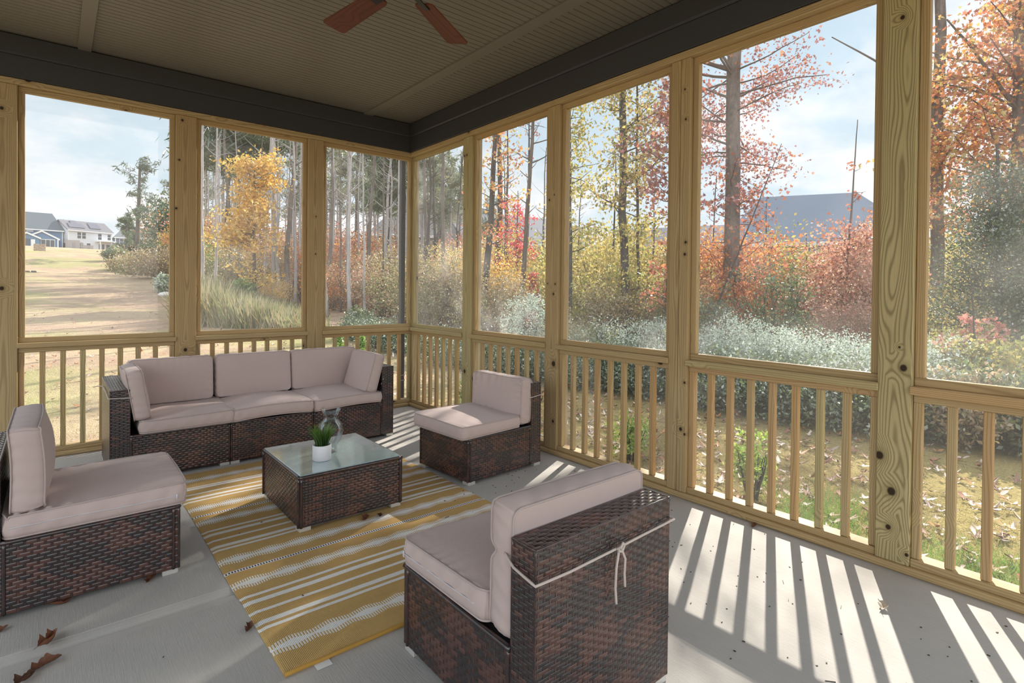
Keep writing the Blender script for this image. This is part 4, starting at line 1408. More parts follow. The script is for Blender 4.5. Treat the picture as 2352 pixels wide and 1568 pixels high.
hero('big rust-leaved oak with thick grey trunk in the window left of the knotty post', 1679, 15.5, (1696, -560), .23, .14, BARK, [
    dict(z0=5.0, z1=7.9, n=22, L=2.5, rise=.12, up=.05, per=170, size=.085, pal='rust', sig=.30, mixin='purple', mixp=.6, shape=LOBED, prof=lambda q: .9),
    dict(z0=3.2, z1=5.0, n=9, L=1.9, rise=.1, per=70, size=.10, pal='rust', sig=.28, mixin='purple', mixp=.4, shape=LOBED),
    dict(z0=1.4, z1=3.0, n=9, L=2.0, per=110, size=.10, pal='orange', sig=.28, mixin='rust', mixp=.3, shape=LOBED),
    dict(z0=6.4, z1=10.5, keep=lambda P: P[:, 2] > .1 + .7155 * P[:, 0], n=46, L=3.6, per=70, size=.085, pal='rust', sig=.4, mixin='orange', mixp=.4, shape=LOBED, rise=.25),  # sparse leaves added to thin the sunlight on the floor stripes
    dict(z0=7.6, z1=15.5, keep=lambda P: P[:, 2] > 1.12 + .7155 * P[:, 0], n=90, L=5.4, per=215, size=.19, pal='rust', sig=.5, mixin='orange', mixp=.4, rise=.3, up=.1, prof=lambda q: 1 - .5 * q)], 101)  # unseen high crown, underside cut along the sun's slope to shade the furniture
hero('tall yellow-leaved tree with a straight dark trunk beyond the doubled post', 1437, 15.0, (1428, -200), .125, .07, BARKD, [
    dict(z0=3.4, z1=11.5, n=46, L=1.5, per=75, size=.12, pal='yellow', sig=.24, mixin='olive', mixp=.25),
    dict(z0=1.0, z1=3.4, n=8, L=1.3, per=90, size=.12, pal='ygreen', sig=.25)], 102)
hero('thin dark sapling close beside the tall yellow tree', 1462, 15.4, (1462, 60), .06, .02, BARKD, [
    dict(z0=2.8, z1=8.4, n=26, L=1.2, per=50, size=.115, pal='yellow', sig=.22, mixin='olive', mixp=.3)], 103)
hero('slender grey tree with sparse dark red leaves right of the greenish corner-side post', 1196, 18.0, (1229, 200), .10, .045, BARK, [
    dict(z0=5.2, z1=8.4, n=9, L=1.5, per=20, size=.12, pal='purple', sig=.25)], 104, twigs=14)
hero('leaning dark tree with orange leaves on its trunk beside the greenish post', 1108, 17.0, (1142, 240), .13, .06, BARKD, [
    dict(z0=2.5, z1=7.6, n=24, L=1.2, per=45, size=.12, pal='orange', sig=.25, mixin='yellow', mixp=.4)], 105)
hero('thin sapling with pinkish red leaves left of the knotty post', 1928, 14.0, (1970, 275), .05, .010, BARK, [
    dict(z0=.6, z1=3.0, n=30, L=1.9, per=150, size=.08, pal='pink', sig=.3, mixin='rust', mixp=.2, shape=LOBED),
    dict(z0=3.0, z1=4.6, n=4, L=.5, per=16, size=.10, pal='rust', sig=.15)], 106)
hero('bare sapling leaning right across the big oak trunk', 1612, 13.2, (1795, 330), .035, .008, BARKD, [
    dict(z0=1.6, z1=3.6, n=5, L=1.0, per=14, size=.11, pal='rust', sig=.22)], 107)
hero('dark forked tree just right of the knotty post', 2146, 12.5, (2160, -260), .15, .09, BARK, [
    dict(z0=2.8, z1=6.5, n=18, L=1.3, per=60, size=.12, pal='orange', sig=.25, mixin='yellow', mixp=.4, shape=LOBED)], 108, forks=((4.4, -.6, 4.2, .055), (5.6, 2.2, 3.0, .04)))
hero('tall orange-leaved oak at the right picture edge', 2330, 11.5, (2338, -330), .14, .09, BARK, [
    dict(z0=2.6, z1=7.2, n=54, L=2.1, per=130, size=.10, pal='orange', sig=.28, mixin='yellow', mixp=.35, shape=LOBED, prof=lambda q: .9),
    dict(z0=4.5, z1=8.5, n=16, L=1.8, per=110, size=.10, pal='rust', sig=.28, shape=LOBED)], 109, forks=((5.2, 2.6, 2.5, .05),))
hero('dark evergreen tree low at the right picture edge', 2300, 9.4, (2290, 330), .075, .02, BARKD, [
    dict(z0=.3, z1=3.6, n=70, L=1.35, per=330, size=.05, pal='dgreen', sig=.2, mixin='silver', mixp=.08, prof=lambda q: 1.05 - .75 * q)], 110)  # the few silver leaves are painted glints among the dark green
hero('small maple branch of red leaves in front of the dark evergreen', 2250, 7.6, (2230, 640), .022, .006, BARKD, [
    dict(z0=.75, z1=1.15, n=9, L=.62, per=30, size=.075, pal='coral', sig=.10, shape=LOBED, rise=.0, up=-.1)], 111)
hero('scarlet young tree among the yellow woods behind the right chair', 1190, 21.0, (1190, 478), .05, .015, BARK, [
    dict(z0=2.0, z1=4.4, n=16, L=.9, per=60, size=.13, pal='crimson', sig=.22)], 112)
bush('sapling', 'bright red sapling right of the scarlet young tree, beside the tan post', gpt(1222, 19), .42, 1.9, 900, .12, 'crimson', 113, stems=5, cat='tree', cone=True, mixin='orange', mixp=.2)
hero('dark red oak sapling whose branches show beside the doubled post', 1530, 13.0, (1548, 120), .045, .02, BARKD, [
    dict(z0=3.3, z1=6.4, n=18, L=1.25, per=55, size=.12, pal='purple', sig=.22, mixin='rust', mixp=.4, shape=LOBED),
    dict(z0=1.0, z1=3.3, n=8, L=.7, per=40, size=.11, pal='rust', sig=.22, shape=LOBED)], 114)
hero('green and yellow tree close behind the tan post', 1312, 14.0, (1310, 150), .055, .02, BARKD, [
    dict(z0=2.4, z1=6.6, n=26, L=1.1, per=55, size=.115, pal='ygreen', sig=.22, mixin='yellow', mixp=.35)], 115)
# left side
hero('lone tall pine with tufted branches against the open sky', 312, 52.0, (322, 378), .24, .10, BARKD, [
    dict(z0=4.0, z1=10.7, n=17, L=2.2, per=60, size=.26, pal='dpine', sig=.35, shape=NEED * 2.2, clump=30, prof=lambda q: 1 - .5 * q, az=0.3, azs=1.5, rise=.15)], 120, leafmat=NEEDLE)
hero('small layered conifer in front of the white house', 291, 62.0, (293, 505), .12, .03, BARK, [
    dict(z0=1.2, z1=6.6, n=30, L=1.5, per=110, size=.3, pal='pine', sig=.22, shape=NEED * 2, clump=30, rise=-.05, up=0, prof=lambda q: 1.1 - .95 * q)], 121, leafmat=NEEDLE)
hero('tall golden yellow tree in the woods behind the sofa', 585, 20.5, (585, 372), .08, .02, BARKD, [
    dict(z0=2.2, z1=5.6, n=64, L=1.1, per=80, size=.13, pal='gold', sig=.22, prof=lambda q: 1.0 - .45 * q + .3 * math.sin(q * 9)),
    dict(z0=.7, z1=2.2, n=8, L=1.2, per=40, size=.13, pal='gold', sig=.2)], 122)
hero('tall green-topped pine left of the golden tree', 552, 31.0, (540, 262), .16, .08, BARK, [
    dict(z0=6.2, z1=10.2, n=30, L=3.0, per=170, size=.30, pal='pine', sig=.40, shape=NEED * 2.4, clump=28, prof=lambda q: .75 + .5 * math.sin(q * 3), rise=.25)], 123, leafmat=NEEDLE)
hero('pine with bluish tufts whose trunk rises beside the second back post', 503, 27.0, (509, 150), .085, .06, BARKL, [
    dict(z0=6.4, z1=9.2, n=6, L=2.2, per=120, size=.28, pal='dpine', sig=.32, shape=NEED * 2.2, clump=26, az=3.4, azs=.5)], 124, leafmat=NEEDLE)
hero('soft green pine in the middle of the window behind the right of the sofa', 893, 27.0, (893, 330), .12, .05, BARKD, [
    dict(z0=4.5, z1=8.6, n=26, L=1.7, per=130, size=.28, pal='pine', sig=.33, shape=NEED * 2.2, clump=26)], 125, leafmat=NEEDLE)

# ------------------------------------------------------------------ the woods: repeated kinds
rgw = np.random.default_rng(2024)
def scatter(protos, spots, labels=None):
    """put copies of prototype trees at (px, depth, scale)"""
    used = set()
    for (px, w, s, i) in spots:
        p = protos[i % len(protos)]
        o = p if (i % len(protos)) not in used else copy_tree(p)
        used.add(i % len(protos))
        o.location = gpt(px, w)
        o.rotation_euler = (rgw.normal(0, .012), rgw.normal(0, .012), rgw.uniform(0, 6.28))
        o.scale = (s, s, s)


# bare trunks
bare = []
for i in range(7):
    Hh = (11.5, 12.5, 10.0, 13.0, 11.0, 9.0, 12.0)[i]
    pal_bark = (BARKL, BARKL, BARKL, BARK, BARKL, BARK, BARKL)[i]
    bare.append(tree('bare_tree', 'thin bare grey trunk among the woods behind the back wall', 'tree', (0, 0, 0), (.25 * math.sin(i * 2), .25 * math.cos(i * 3), Hh), (.085, .07, .06, .10, .065, .045, .08)[i], .016, pal_bark, (), 'bare grey trunks in the woods', 200 + i, twigs=26, wob=.09))
spots = []
for j, px in enumerate([462, 487, 492, 528, 541, 600, 612, 628, 641, 655, 660, 667, 672, 679, 690, 697, 748, 757, 766, 781, 793, 806, 822, 838, 851, 862, 874, 884, 900, 915, 924]):
    spots.append((px + rgw.normal(0, 2), rgw.uniform(19, 30), rgw.uniform(.85, 1.15), j))
for j in range(46):
    spots.append((rgw.uniform(440, 940), rgw.uniform(30, 46), rgw.uniform(.9, 1.25), int(rgw.integers(0, 7))))
scatter(bare, spots)
dark = []
for i in range(4):
    dark.append(tree('bare_tree', 'dark slim bare trunk seen past the corner post through the right wall', 'tree', (0, 0, 0), (.3 * math.sin(i * 2), .2, (10.5, 9, 7, 12)[i]), (.10, .07, .045, .13)[i], .02, BARKD if i % 2 else BARK, (), 'dark slim trunks beyond the corner', 230 + i, twigs=16, wob=.08))
spots = [(px + rgw.normal(0, 2), w_, s_, j) for j, (px, w_, s_) in enumerate([(969, 24, 1.1), (982, 22, 1.15), (997, 25, .95), (1008, 27, .8), (1021, 21, 1.05), (1046, 24, .9), (1118, 20, .7), (1146, 22, 1.15), (1152, 23, .9), (1166, 25, .8), (1183, 23, .75), (1206, 25, .85), (1240, 24, .7), (1330, 20, .6), (1380, 24, .55), (1405, 18, .5), (1500, 17, .5), (1625, 17, .55), (1860, 16, .45), (1750, 20, .4)])]
scatter(dark, spots)
# background pines
pines = []
for i in range(4):
    Hh = (13, 11.5, 12.5, 10.5)[i]
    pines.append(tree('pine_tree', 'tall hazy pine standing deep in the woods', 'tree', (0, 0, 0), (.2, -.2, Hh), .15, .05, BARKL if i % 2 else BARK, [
        dict(z0=Hh * .52, z1=Hh * .98, n=20, L=2.1, per=80, size=.30, pal='haze_pine', sig=.36, shape=NEED * 2.0, clump=22, mixin='olive', mixp=.2, rise=.3)], 'pines deep in the woods', 250 + i, leafmat=NEEDLE, twigs=8))
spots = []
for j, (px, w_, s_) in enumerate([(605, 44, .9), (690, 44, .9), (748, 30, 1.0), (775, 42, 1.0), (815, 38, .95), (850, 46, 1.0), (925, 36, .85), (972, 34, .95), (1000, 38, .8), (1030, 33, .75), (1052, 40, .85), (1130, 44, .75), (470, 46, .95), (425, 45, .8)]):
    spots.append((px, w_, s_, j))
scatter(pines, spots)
# understorey clumps
US = [('gold', None, 'golden', 260), ('yellow', 'ygreen', 'yellow', 261), ('ygreen', 'olive', 'yellow-green', 262), ('orange', 'rust', 'orange-red', 263), ('rust', 'pink', 'russet', 264), ('tan', 'olive', 'tan and brown', 265), ('olive', 'tan', 'dull olive', 266), ('pink', 'tan', 'pale pinkish', 267)]
under = {}
def under_proto(key):
    pal, mx, nm, sd_ = [u for u in US if u[0] == key][0]
    return bush('understory_tree', nm + ' understorey tree in the woods', (0, 0, 0), 1.5, 3.2, 3000, .105, pal, sd_, group=nm + ' understorey in the woods', stems=6, cat='tree', mixin=mx, mixp=.3, clump=16, hollow=.25, sig=.13)
plan = {
    'gold': [(470, 30, 1.0), (462, 26, .8), (655, 31, .9), (690, 26, .6), (612, 22, .45), (640, 21, .4), (1110, 19, .9), (1150, 18, .75), (1175, 20, .7), (1352, 20, .7)],
    'yellow': [(1000, 22, .9), (1040, 20, .85), (1130, 23, 1.1), (1330, 18, 1.0), (1375, 17, 1.05), (1405, 19, 1.2), (1480, 17, .95), (1520, 18, 1.05), (1440, 20, 1.1), (1590, 15, .7), (1350, 15, .75), (1500, 14.5, .6), (905, 28, .9), (1250, 20, .9), (2150, 13, .9), (2190, 15, 1.1), (2140, 10.5, .5)],
    'ygreen': [(1300, 22, 1.3), (1420, 23, 1.25), (1470, 15.5, .7), (1800, 16, .9), (1770, 18, 1.1), (1240, 26, 1.2), (1040, 28, 1.1), (1310, 14.5, .6), (1560, 19, 1.1), (2170, 19, 1.2), (1885, 18, .9)],
    'orange': [(455, 34, 1.3), (478, 38, 1.5), (770, 25, 1.0), (800, 24, .8), (835, 27, 1.0), (748, 21, .6), (1120, 26, 1.1), (1640, 16, .9), (1720, 17, 1.0), (1620, 19, 1.15), (700, 24, .9), (870, 32, 1.2), (1655, 14, .55), (1700, 14.5, .6), (650, 36, 1.2), (1745, 15, .7)],
    'rust': [(540, 32, 1.2), (590, 34, 1.1), (510, 38, 1.5), (630, 29, .8), (690, 33, 1.3), (760, 34, 1.4), (1530, 20, 1.0), (1890, 16, .8), (1545, 15, .7), (820, 38, 1.3), (1960, 17, 1.0), (1060, 30, 1.3), (2010, 14, .75)],
    'tan': [(560, 24, .8), (610, 25, .75), (655, 23, .7), (860, 24, .9), (900, 22, .8), (925, 25, 1.0), (975, 18, .8), (1010, 17, .75), (1045, 17, .7), (1120, 16, .6), (1180, 16, .6), (820, 22, .7), (780, 29, 1.1), (1390, 14, .55), (700, 29, 1.0), (500, 28, .8), (1900, 21, 1.1), (580, 40, 1.5), (660, 42, 1.5), (740, 42, 1.5), (840, 44, 1.6), (920, 42, 1.5), (990, 38, 1.4), (1160, 36, 1.2)],
    'olive': [(480, 23, .8), (530, 27, .8), (880, 20, .7), (760, 22, .6), (925, 19, .75), (965, 16, .6), (1090, 15, .5), (500, 33, 1.1), (660, 26, .8), (1340, 26, 1.3), (1560, 14, .6), (470, 40, 1.6), (1850, 19, .9), (2000, 18, .9), (1020, 34, 1.2), (384, 58, .9), (378, 47, .6), (392, 40, 1.1)],
    'pink': [(720, 27, 1.1), (850, 21, .7), (1030, 24, 1.0), (1880, 14, .7), (1960, 13.5, .75), (1995, 15, .95), (1830, 17, .85), (1980, 12, .5), (1600, 16, .8), (885, 35, 1.4), (1920, 12.5, .5)],
}
for key, lst in plan.items():
    pr = under_proto(key)
    scatter([pr], [(px, w_, s_, 0) for px, w_, s_ in lst])
# far treeline
fars = [bush('distant_tree', 'hazy distant tree on the far treeline', (0, 0, 0), 3.2, 7.0, 3200, .30, p_, 270 + i, group='distant trees on the treeline', stems=5, cat='tree', mixin=m2, mixp=.4, clump=12, hollow=.3) for i, (p_, m2) in enumerate((('olive', 'pine'), ('tan', 'orange'), ('pine', 'dpine')))]
spots = []
for j in range(46):
    px = 1000 + j * 31 + rgw.normal(0, 9)
    spots.append((px, rgw.uniform(48, 75), rgw.uniform(.55, .95), int(rgw.integers(0, 3))))
for px, w_, s_ in ((70, 175, 1.1), (88, 178, 1.0), (128, 185, 1.9), (140, 180, 1.7), (150, 182, 1.5), (168, 190, 1.3), (265, 190, 1.2), (240, 195, 1.15), (386, 95, .9), (385, 85, 1.3), (400, 70, 1.2), (30, 180, 1.2), (215, 200, 1.1), (420, 70, 1.4)):
    spots.append((px, w_, s_, int(rgw.integers(0, 3)) if px > 300 else 2))
scatter(fars, spots)

# ------------------------------------------------------------------ shrubs that can be told apart
bush('silver_shrub', 'rounded silvery shrub beside the tan post', gpt(1215, 13), .62, 1.35, 4200, .05, 'silver', 301, stems=10, clump=30, hollow=.6)
HB = [('silver_shrub', 'silvery grey-green shrub just right of the doubled post', 1650, 8.6, .75, 1.05, 'silver'),
      ('silver_shrub', 'silvery shrub in front of the big oak trunk', 1745, 8.3, .70, 1.18, 'silver'),
      ('silver_shrub', 'silvery shrub midway between the oak and the knotty post', 1850, 8.0, .72, 1.02, 'silver'),
      ('silver_shrub', 'silvery shrub against the left side of the knotty post', 1975, 7.7, .78, .98, 'silver'),
      ('silver_shrub', 'silvery shrub peeking right of the knotty post', 2110, 7.6, .7, 1.0, 'silver'),
      ('silver_shrub', 'silvery shrub at the left side of the doubled post', 1525, 10.4, .8, 1.15, 'silver'),
      ('green_shrub', 'grey-green shrub low behind the railing beside the tan post', 1340, 11.6, .9, .85, 'olive'),
      ('green_shrub', 'green shrub below the tall yellow tree', 1420, 11.0, .9, .95, 'silver'),
      ('green_shrub', 'dark green shrub in the window left of the big oak base', 1622, 11.4, .9, 1.45, 'dgreen'),
      ('green_shrub', 'dark green holly bush right of the big oak trunk', 1775, 10.6, .85, 2.1, 'dgreen'),
      ('green_shrub', 'green bush at the foot of the dark evergreen', 2200, 7.8, .8, 1.0, 'ygreen'),
      ('green_shrub', 'yellow-green bush low at the right picture edge', 2310, 7.2, .8, .95, 'ygreen'),
      ('green_shrub', 'brown tangled bush behind the far right railing', 2230, 5.7, .6, .70, 'tan'),
      ('green_shrub', 'dark bush low at the right picture edge behind the railing', 2345, 5.5, .65, .80, 'dgreen')]
for i, (nm, lb, px, w_, rx_, rz_, pal_) in enumerate(HB):
    bush(nm, lb, gpt(px, w_), rx_, rz_, 9500 if w_ < 10 else 4200, .034 if pal_ == 'silver' else .06, pal_, 310 + i, stems=14, clump=34, hollow=.3, mixin='dgreen' if pal_ == 'silver' else 'olive', mixp=.06 if pal_ == 'silver' else .18, sig=.10)
# dark leafy hedge below the silver heads
hp = bush('hedge_shrub', 'dark leafy shrub in the hedge behind the right railing', (0, 0, 0), .75, .72, 4600, .05, 'dgreen', 340, group='dark hedge shrubs along the lawn', stems=14, clump=24, hollow=.3, mixin='silver', mixp=.22)
scatter([hp], [(px, w_, s_, 0) for px, w_, s_ in ((1000, 11.2, .9), (1050, 10.8, .85), (1110, 10.4, .9), (1165, 10, .9), (1230, 9.6, .85), (1300, 9.2, .95), (1370, 8.9, 1.0), (1440, 8.6, 1.0), (1510, 8.2, 1.0), (1590, 7.8, 1.0), (1660, 7.4, 1.0), (1735, 7.1, 1.0), (1810, 6.9, 1.0), (1890, 6.65, 1.0), (1965, 6.4, 1.0), (2050, 6.2, 1.0), (2140, 6.0, 1.0), (920, 12.5, .9), (870, 13, .85), (820, 14, .8))])
# bushes at the field edge (left windows)
FB = [('green_shrub', 'bright green shrub in front of the white house at the field edge', 266, 50, 1.0, 1.2, 'pine'),
      ('green_shrub', 'pale straw bush at the field edge', 288, 44, 1.3, 1.1, 'tan'),
      ('green_shrub', 'grey-green bush at the field edge beside the straw bush', 322, 38, 1.5, 1.2, 'olive'),
      ('green_shrub', 'dark green bush at the field edge near the second back post', 352, 36, 1.0, 2.2, 'pine'),
      ('green_shrub', 'brown thicket at the field edge against the second back post', 368, 29, 1.6, 1.6, 'tan'),
      ('green_shrub', 'orange thicket against the second back post', 394, 38, .9, 3.4, 'gold'),
      ('green_shrub', 'soft green young pine against the right side of the second back post', 462, 24, .8, 2.3, 'bgreen'),
      ('green_shrub', 'small bright green evergreen in the grass behind the sofa', 558, 20, .42, 1.1, 'bgreen'),
      ('green_shrub', 'green bush low in the window behind the right of the sofa', 825, 15.5, .42, .70, 'dgreen'),
      ('green_shrub', 'silvery weed at the field edge by the second back post', 386, 24, .5, .8, 'silver')]
for i, (nm, lb, px, w_, rx_, rz_, pal_) in enumerate(FB):
    bush(nm, lb, gpt(px, w_), rx_, rz_, 3400 if w_ < 25 else 6500, .06 + w_ * .0018, pal_, 360 + i, stems=10, clump=18, hollow=.3, mixin='olive', mixp=.2)
for px, w_, h_, lb in ((782, 9.6, .75, 'small cone-shaped evergreen behind the sofa, left of its twin'), (833, 9.3, .72, 'small cone-shaped evergreen behind the right sofa cushion')):
    bush('cone_evergreen', lb, gpt(px, w_), .17, h_, 1500, .04, 'bgreen', 380 + int(px), stems=3, clump=10, cone=True, sig=.12)
for px, w_, h_, lb in ((1735, 4.15, .42, 'young bright green shrub just outside the railing left of the knotty post'), (1455, 5.0, .36, 'small green plant just outside the railing right of the tan post'), (1082, 6.6, .40, 'thin green plant just outside the railing by the greenish post')):
    bush('young_shrub', lb, gpt(px, w_), .19, h_ * 1.25, 900, .040, 'lime', 390 + int(px), stems=11, clump=9, hollow=.2, sig=.12, mixin='bgreen', mixp=.4)
# tall dry grass in front of the woods
dg = MB()
rg = np.random.default_rng(6)
for i in range(5200):
    px = rg.uniform(448, 700) if rg.random() < .8 else rg.uniform(395, 760)
    w_ = rg.uniform(14.5, 21)
    b = gpt(px, w_)
    hmax = np.interp(px, [395, 450, 520, 600, 680, 760], [.6, 1.5, 1.25, .85, .5, .3])
    h_ = hmax * rg.uniform(.4, 1.0)
    ln = np.array([rg.normal(-.15, .28), rg.normal(0, .2), 1.0]) * h_
    s_ = np.array([.012, -.010, 0])
    c_ = np.array([(.30, .25, .13), (.24, .235, .11), (.36, .31, .20), (.22, .25, .11)][int(rg.integers(0, 4))])
    dg.add(np.array([b - s_, b + s_, b + ln * .6 + s_ * .8, b + ln, b + ln * .6 - s_ * .8]), [(0, 1, 2, 3, 4)], None, c_)
tag(dg.build('tall_grass', LEAF, col=True), 'tall dry grass leaning in front of the woods behind the sofa', 'grass', kind='stuff')
# short grass and fallen leaves on the lawn beside the porch
lg = MB()
def in_green(x, y):
    return min(1, 1.3 * max(math.exp(-((x - .95) ** 2 / .35 + (y + 4.05) ** 2 / .10)), math.exp(-((x - .80) ** 2 / .20 + (y + 4.95) ** 2 / .16))))
for i in range(24000):
    if i < 7000:
        x_, y_ = .2 + abs(rg.normal(.75, .45)), rg.uniform(-5.6, -3.5)
    elif i < 20000:
        x_, y_ = .2 + abs(rg.normal(0, 1.2)), rg.uniform(-6.2, -1.5)
    else:
        x_, y_ = rg.uniform(-3.6, .3), .2 + abs(rg.normal(0, 1.0))
    z_ = float(ground_z(x_, y_))
    g__ = in_green(x_, y_)
    h_ = rg.uniform(.025, .065) * (1 + .5 * g__)
    a = rg.uniform(0, 6.28)
    s_ = np.array([math.cos(a), math.sin(a), 0]) * .0022
    ln = np.array([rg.normal(0, .6), rg.normal(0, .6), 1]) * h_
    c_ = np.array([.20, .38, .06]) if rg.random() < g__ else np.array([(.46, .36, .17), (.40, .33, .14), (.34, .33, .12)][int(rg.integers(0, 3))])
    b = np.array([x_, y_, z_ - .003])
    lg.add(np.array([b - s_, b + s_, b + ln]), [(0, 1, 2)], None, c_ * rg.uniform(.8, 1.2))
tag(lg.build('lawn_grass', LEAF, col=True), 'short dry lawn grass with green patches outside the railings', 'grass', kind='stuff')
fl_ = MB()
for i in range(2700):
    if i < 2000:
        x_, y_ = .25 + abs(rg.normal(0, 2.3)), rg.uniform(-7, .5)
    else:
        x_, y_ = rg.uniform(-6, 3), .4 + abs(rg.normal(0, 7))
    V, F = leaf_shape(rg.uniform(.035, .08), rg, rg.uniform(.25, .7), int(rg.integers(3, 6)))
    a = rg.uniform(0, 6.28)
    Q = np.c_[V[:, 0] * math.cos(a) - V[:, 1] * math.sin(a), V[:, 0] * math.sin(a) + V[:, 1] * math.cos(a), V[:, 2] - V[:, 2].min() + .004]
    c_ = np.array([(.30, .13, .08), (.46, .34, .28), (.24, .12, .08), (.60, .50, .44), (.45, .20, .08)][int(rg.integers(0, 5))])
    fl_.add(Q + (x_, y_, float(ground_z(x_, y_)) + .012), F, None, c_ * rg.uniform(.8, 1.2))
tag(fl_.build('fallen_leaves', DEADLEAF, None, True, col=True), 'brown fallen leaves scattered over the lawn outside', 'leaves', kind='stuff')
V, F = leaf_shape(.085, rg, .5, 5)
p_ = np.array([-2.93, .24, 0.0]); p_[2] = float(ground_z(p_[0], p_[1])) + .14
tag(MB().add(V @ np.array([[1, 0, 0], [0, .3, .95], [0, -.95, .3]]), F, None, (.55, .12, .03)).build('orange_leaf', DEADLEAF, None, True, tuple(p_), col=True), 'bright orange-red leaf caught outside the railing left of the sofa', 'leaf')

# downspout outside the corner
ds = thing('downspout', 'dark downspout pipe outside the back wall beside the corner post', 'pipe', (0.022, 0.23, -0.1))
dsm = plain('downspout_dark', (0.055, 0.055, 0.06, 1), .5)
MB().box((-0.028, -0.03, 0.14), (0.028, 0.03, 3.1), .006, grain=False).build('pipe', dsm, ds)
MB().tube([(0, 0, .17), (0, 0, .08), (-.03, .05, .02), (-.06, .12, .0)], .034, 10).build('elbow', dsm, ds, True)
for z_ in (.36, .42):
    MB().box((-.031, -.033, z_), (.031, .033, z_ + .014), .002, grain=False).build('bracket', plain('bracket_grey', (.3, .3, .31, 1), .5), ds)

# ------------------------------------------------------------------ houses
def house(label, px, w, face, W, D, eave, ridge, wallc, roofc, wins, seed=1, trim=(.75, .76, .78, 1), hip=0.0, extra=None, sx=1.0):
    """local: front wall faces -y, origin mid front at grade"""
    p = gpt(px, w)
    root = thing('house', label, 'house', tuple(p))
    d = np.array([CAM[0] - p[0], CAM[1] - p[1]])
    root.rotation_euler = (0, 0, math.atan2(d[0], -d[1]) + face)
    root.scale = (sx, 1, 1)
    wm = plain('siding', wallc, .7, 12, .1)
    rm = plain('shingles', roofc, .85, 18, .4)
    tm = plain('house_trim', trim, .6, 10, .03)
    gm = plain('house_window_glass', (.055, .065, .08, 1), .12, 5, .1)
    V = [(-W/2, 0, -1.5), (W/2, 0, -1.5), (W/2, D, -1.5), (-W/2, D, -1.5), (-W/2, 0, eave), (W/2, 0, eave), (W/2, D, eave), (-W/2, D, eave), (-W/2 + hip, D/2, ridge), (W/2 - hip, D/2, ridge)]
    F = [(0, 1, 5, 4), (1, 2, 6, 5), (2, 3, 7, 6), (3, 0, 4, 7), (4, 8, 7), (5, 6, 9)]
    MB().add(V, F).build('wall', wm, root)
    o, tk = .45, .22
    rf = MB()
    sl = (ridge - eave) / (D / 2)
    for sgn in (0, 1):
        y0, y1 = (-o, D / 2) if sgn == 0 else (D + o, D / 2)
        z0 = eave - o * sl
        xa, xb = W / 2 + o, W / 2 + o - hip
        q = [(-xa, y0, z0), (xa, y0, z0), (xb, y1, ridge), (-xb, y1, ridge)]
        v = q + [(x, y, z + tk) for x, y, z in q]
        rf.add(v, [(0, 3, 2, 1), (4, 5, 6, 7), (0, 1, 5, 4), (1, 2, 6, 5), (2, 3, 7, 6), (3, 0, 4, 7)])
    if hip:
        for sg in (-1, 1):
            q = [(sg * (W/2 + o), -o, eave - o * sl), (sg * (W/2 + o), D + o, eave - o * sl), (sg * (W/2 + o - hip), D/2, ridge)]
            v = q + [(x, y, z + tk) for x, y, z in q]
            rf.add(v, [(0, 1, 2), (3, 5, 4), (0, 3, 4, 1), (1, 4, 5, 2), (2, 5, 3, 0)])
    rf.build('roof', rm, root)
    MB().box((-W/2 - o, -o - .1, eave - o * sl - .12), (W/2 + o, -o + .05, eave - o * sl + .16), .01, grain=False).build('fascia', tm, root)
    for sx in (-1, 1):
        MB().box((sx * W/2 - .12, -.05, -1.5), (sx * W/2 + .12, .1, eave), .01, grain=False).build('corner_board', tm, root)
    for (wx, wz, ww, wh, wall) in wins:
        f = MB(); g = MB()
        fr = .13
        if wall == 'f':
            f.box((wx - ww/2 - fr, -.06, wz - wh/2 - fr), (wx + ww/2 + fr, .02, wz + wh/2 + fr), .01, grain=False)
            f.box((wx - ww/2, -.12, wz - .04), (wx + ww/2, -.05, wz + .04), .01, grain=False)
            g.box((wx - ww/2, -.09, wz - wh/2), (wx + ww/2, .0, wz + wh/2), .005, grain=False)
        else:
            X_ = -W/2
            f.box((X_ - .06, wx - ww/2 - fr, wz - wh/2 - fr), (X_ + .02, wx + ww/2 + fr, wz + wh/2 + fr), .01, grain=False)
            g.box((X_ - .09, wx - ww/2, wz - wh/2), (X_, wx + ww/2, wz + wh/2), .005, grain=False)
        fo = f.build('window', tm, root)
        g.build('pane', gm, fo)
    if extra:
        extra(root, wm, rm, tm, gm)
    return root


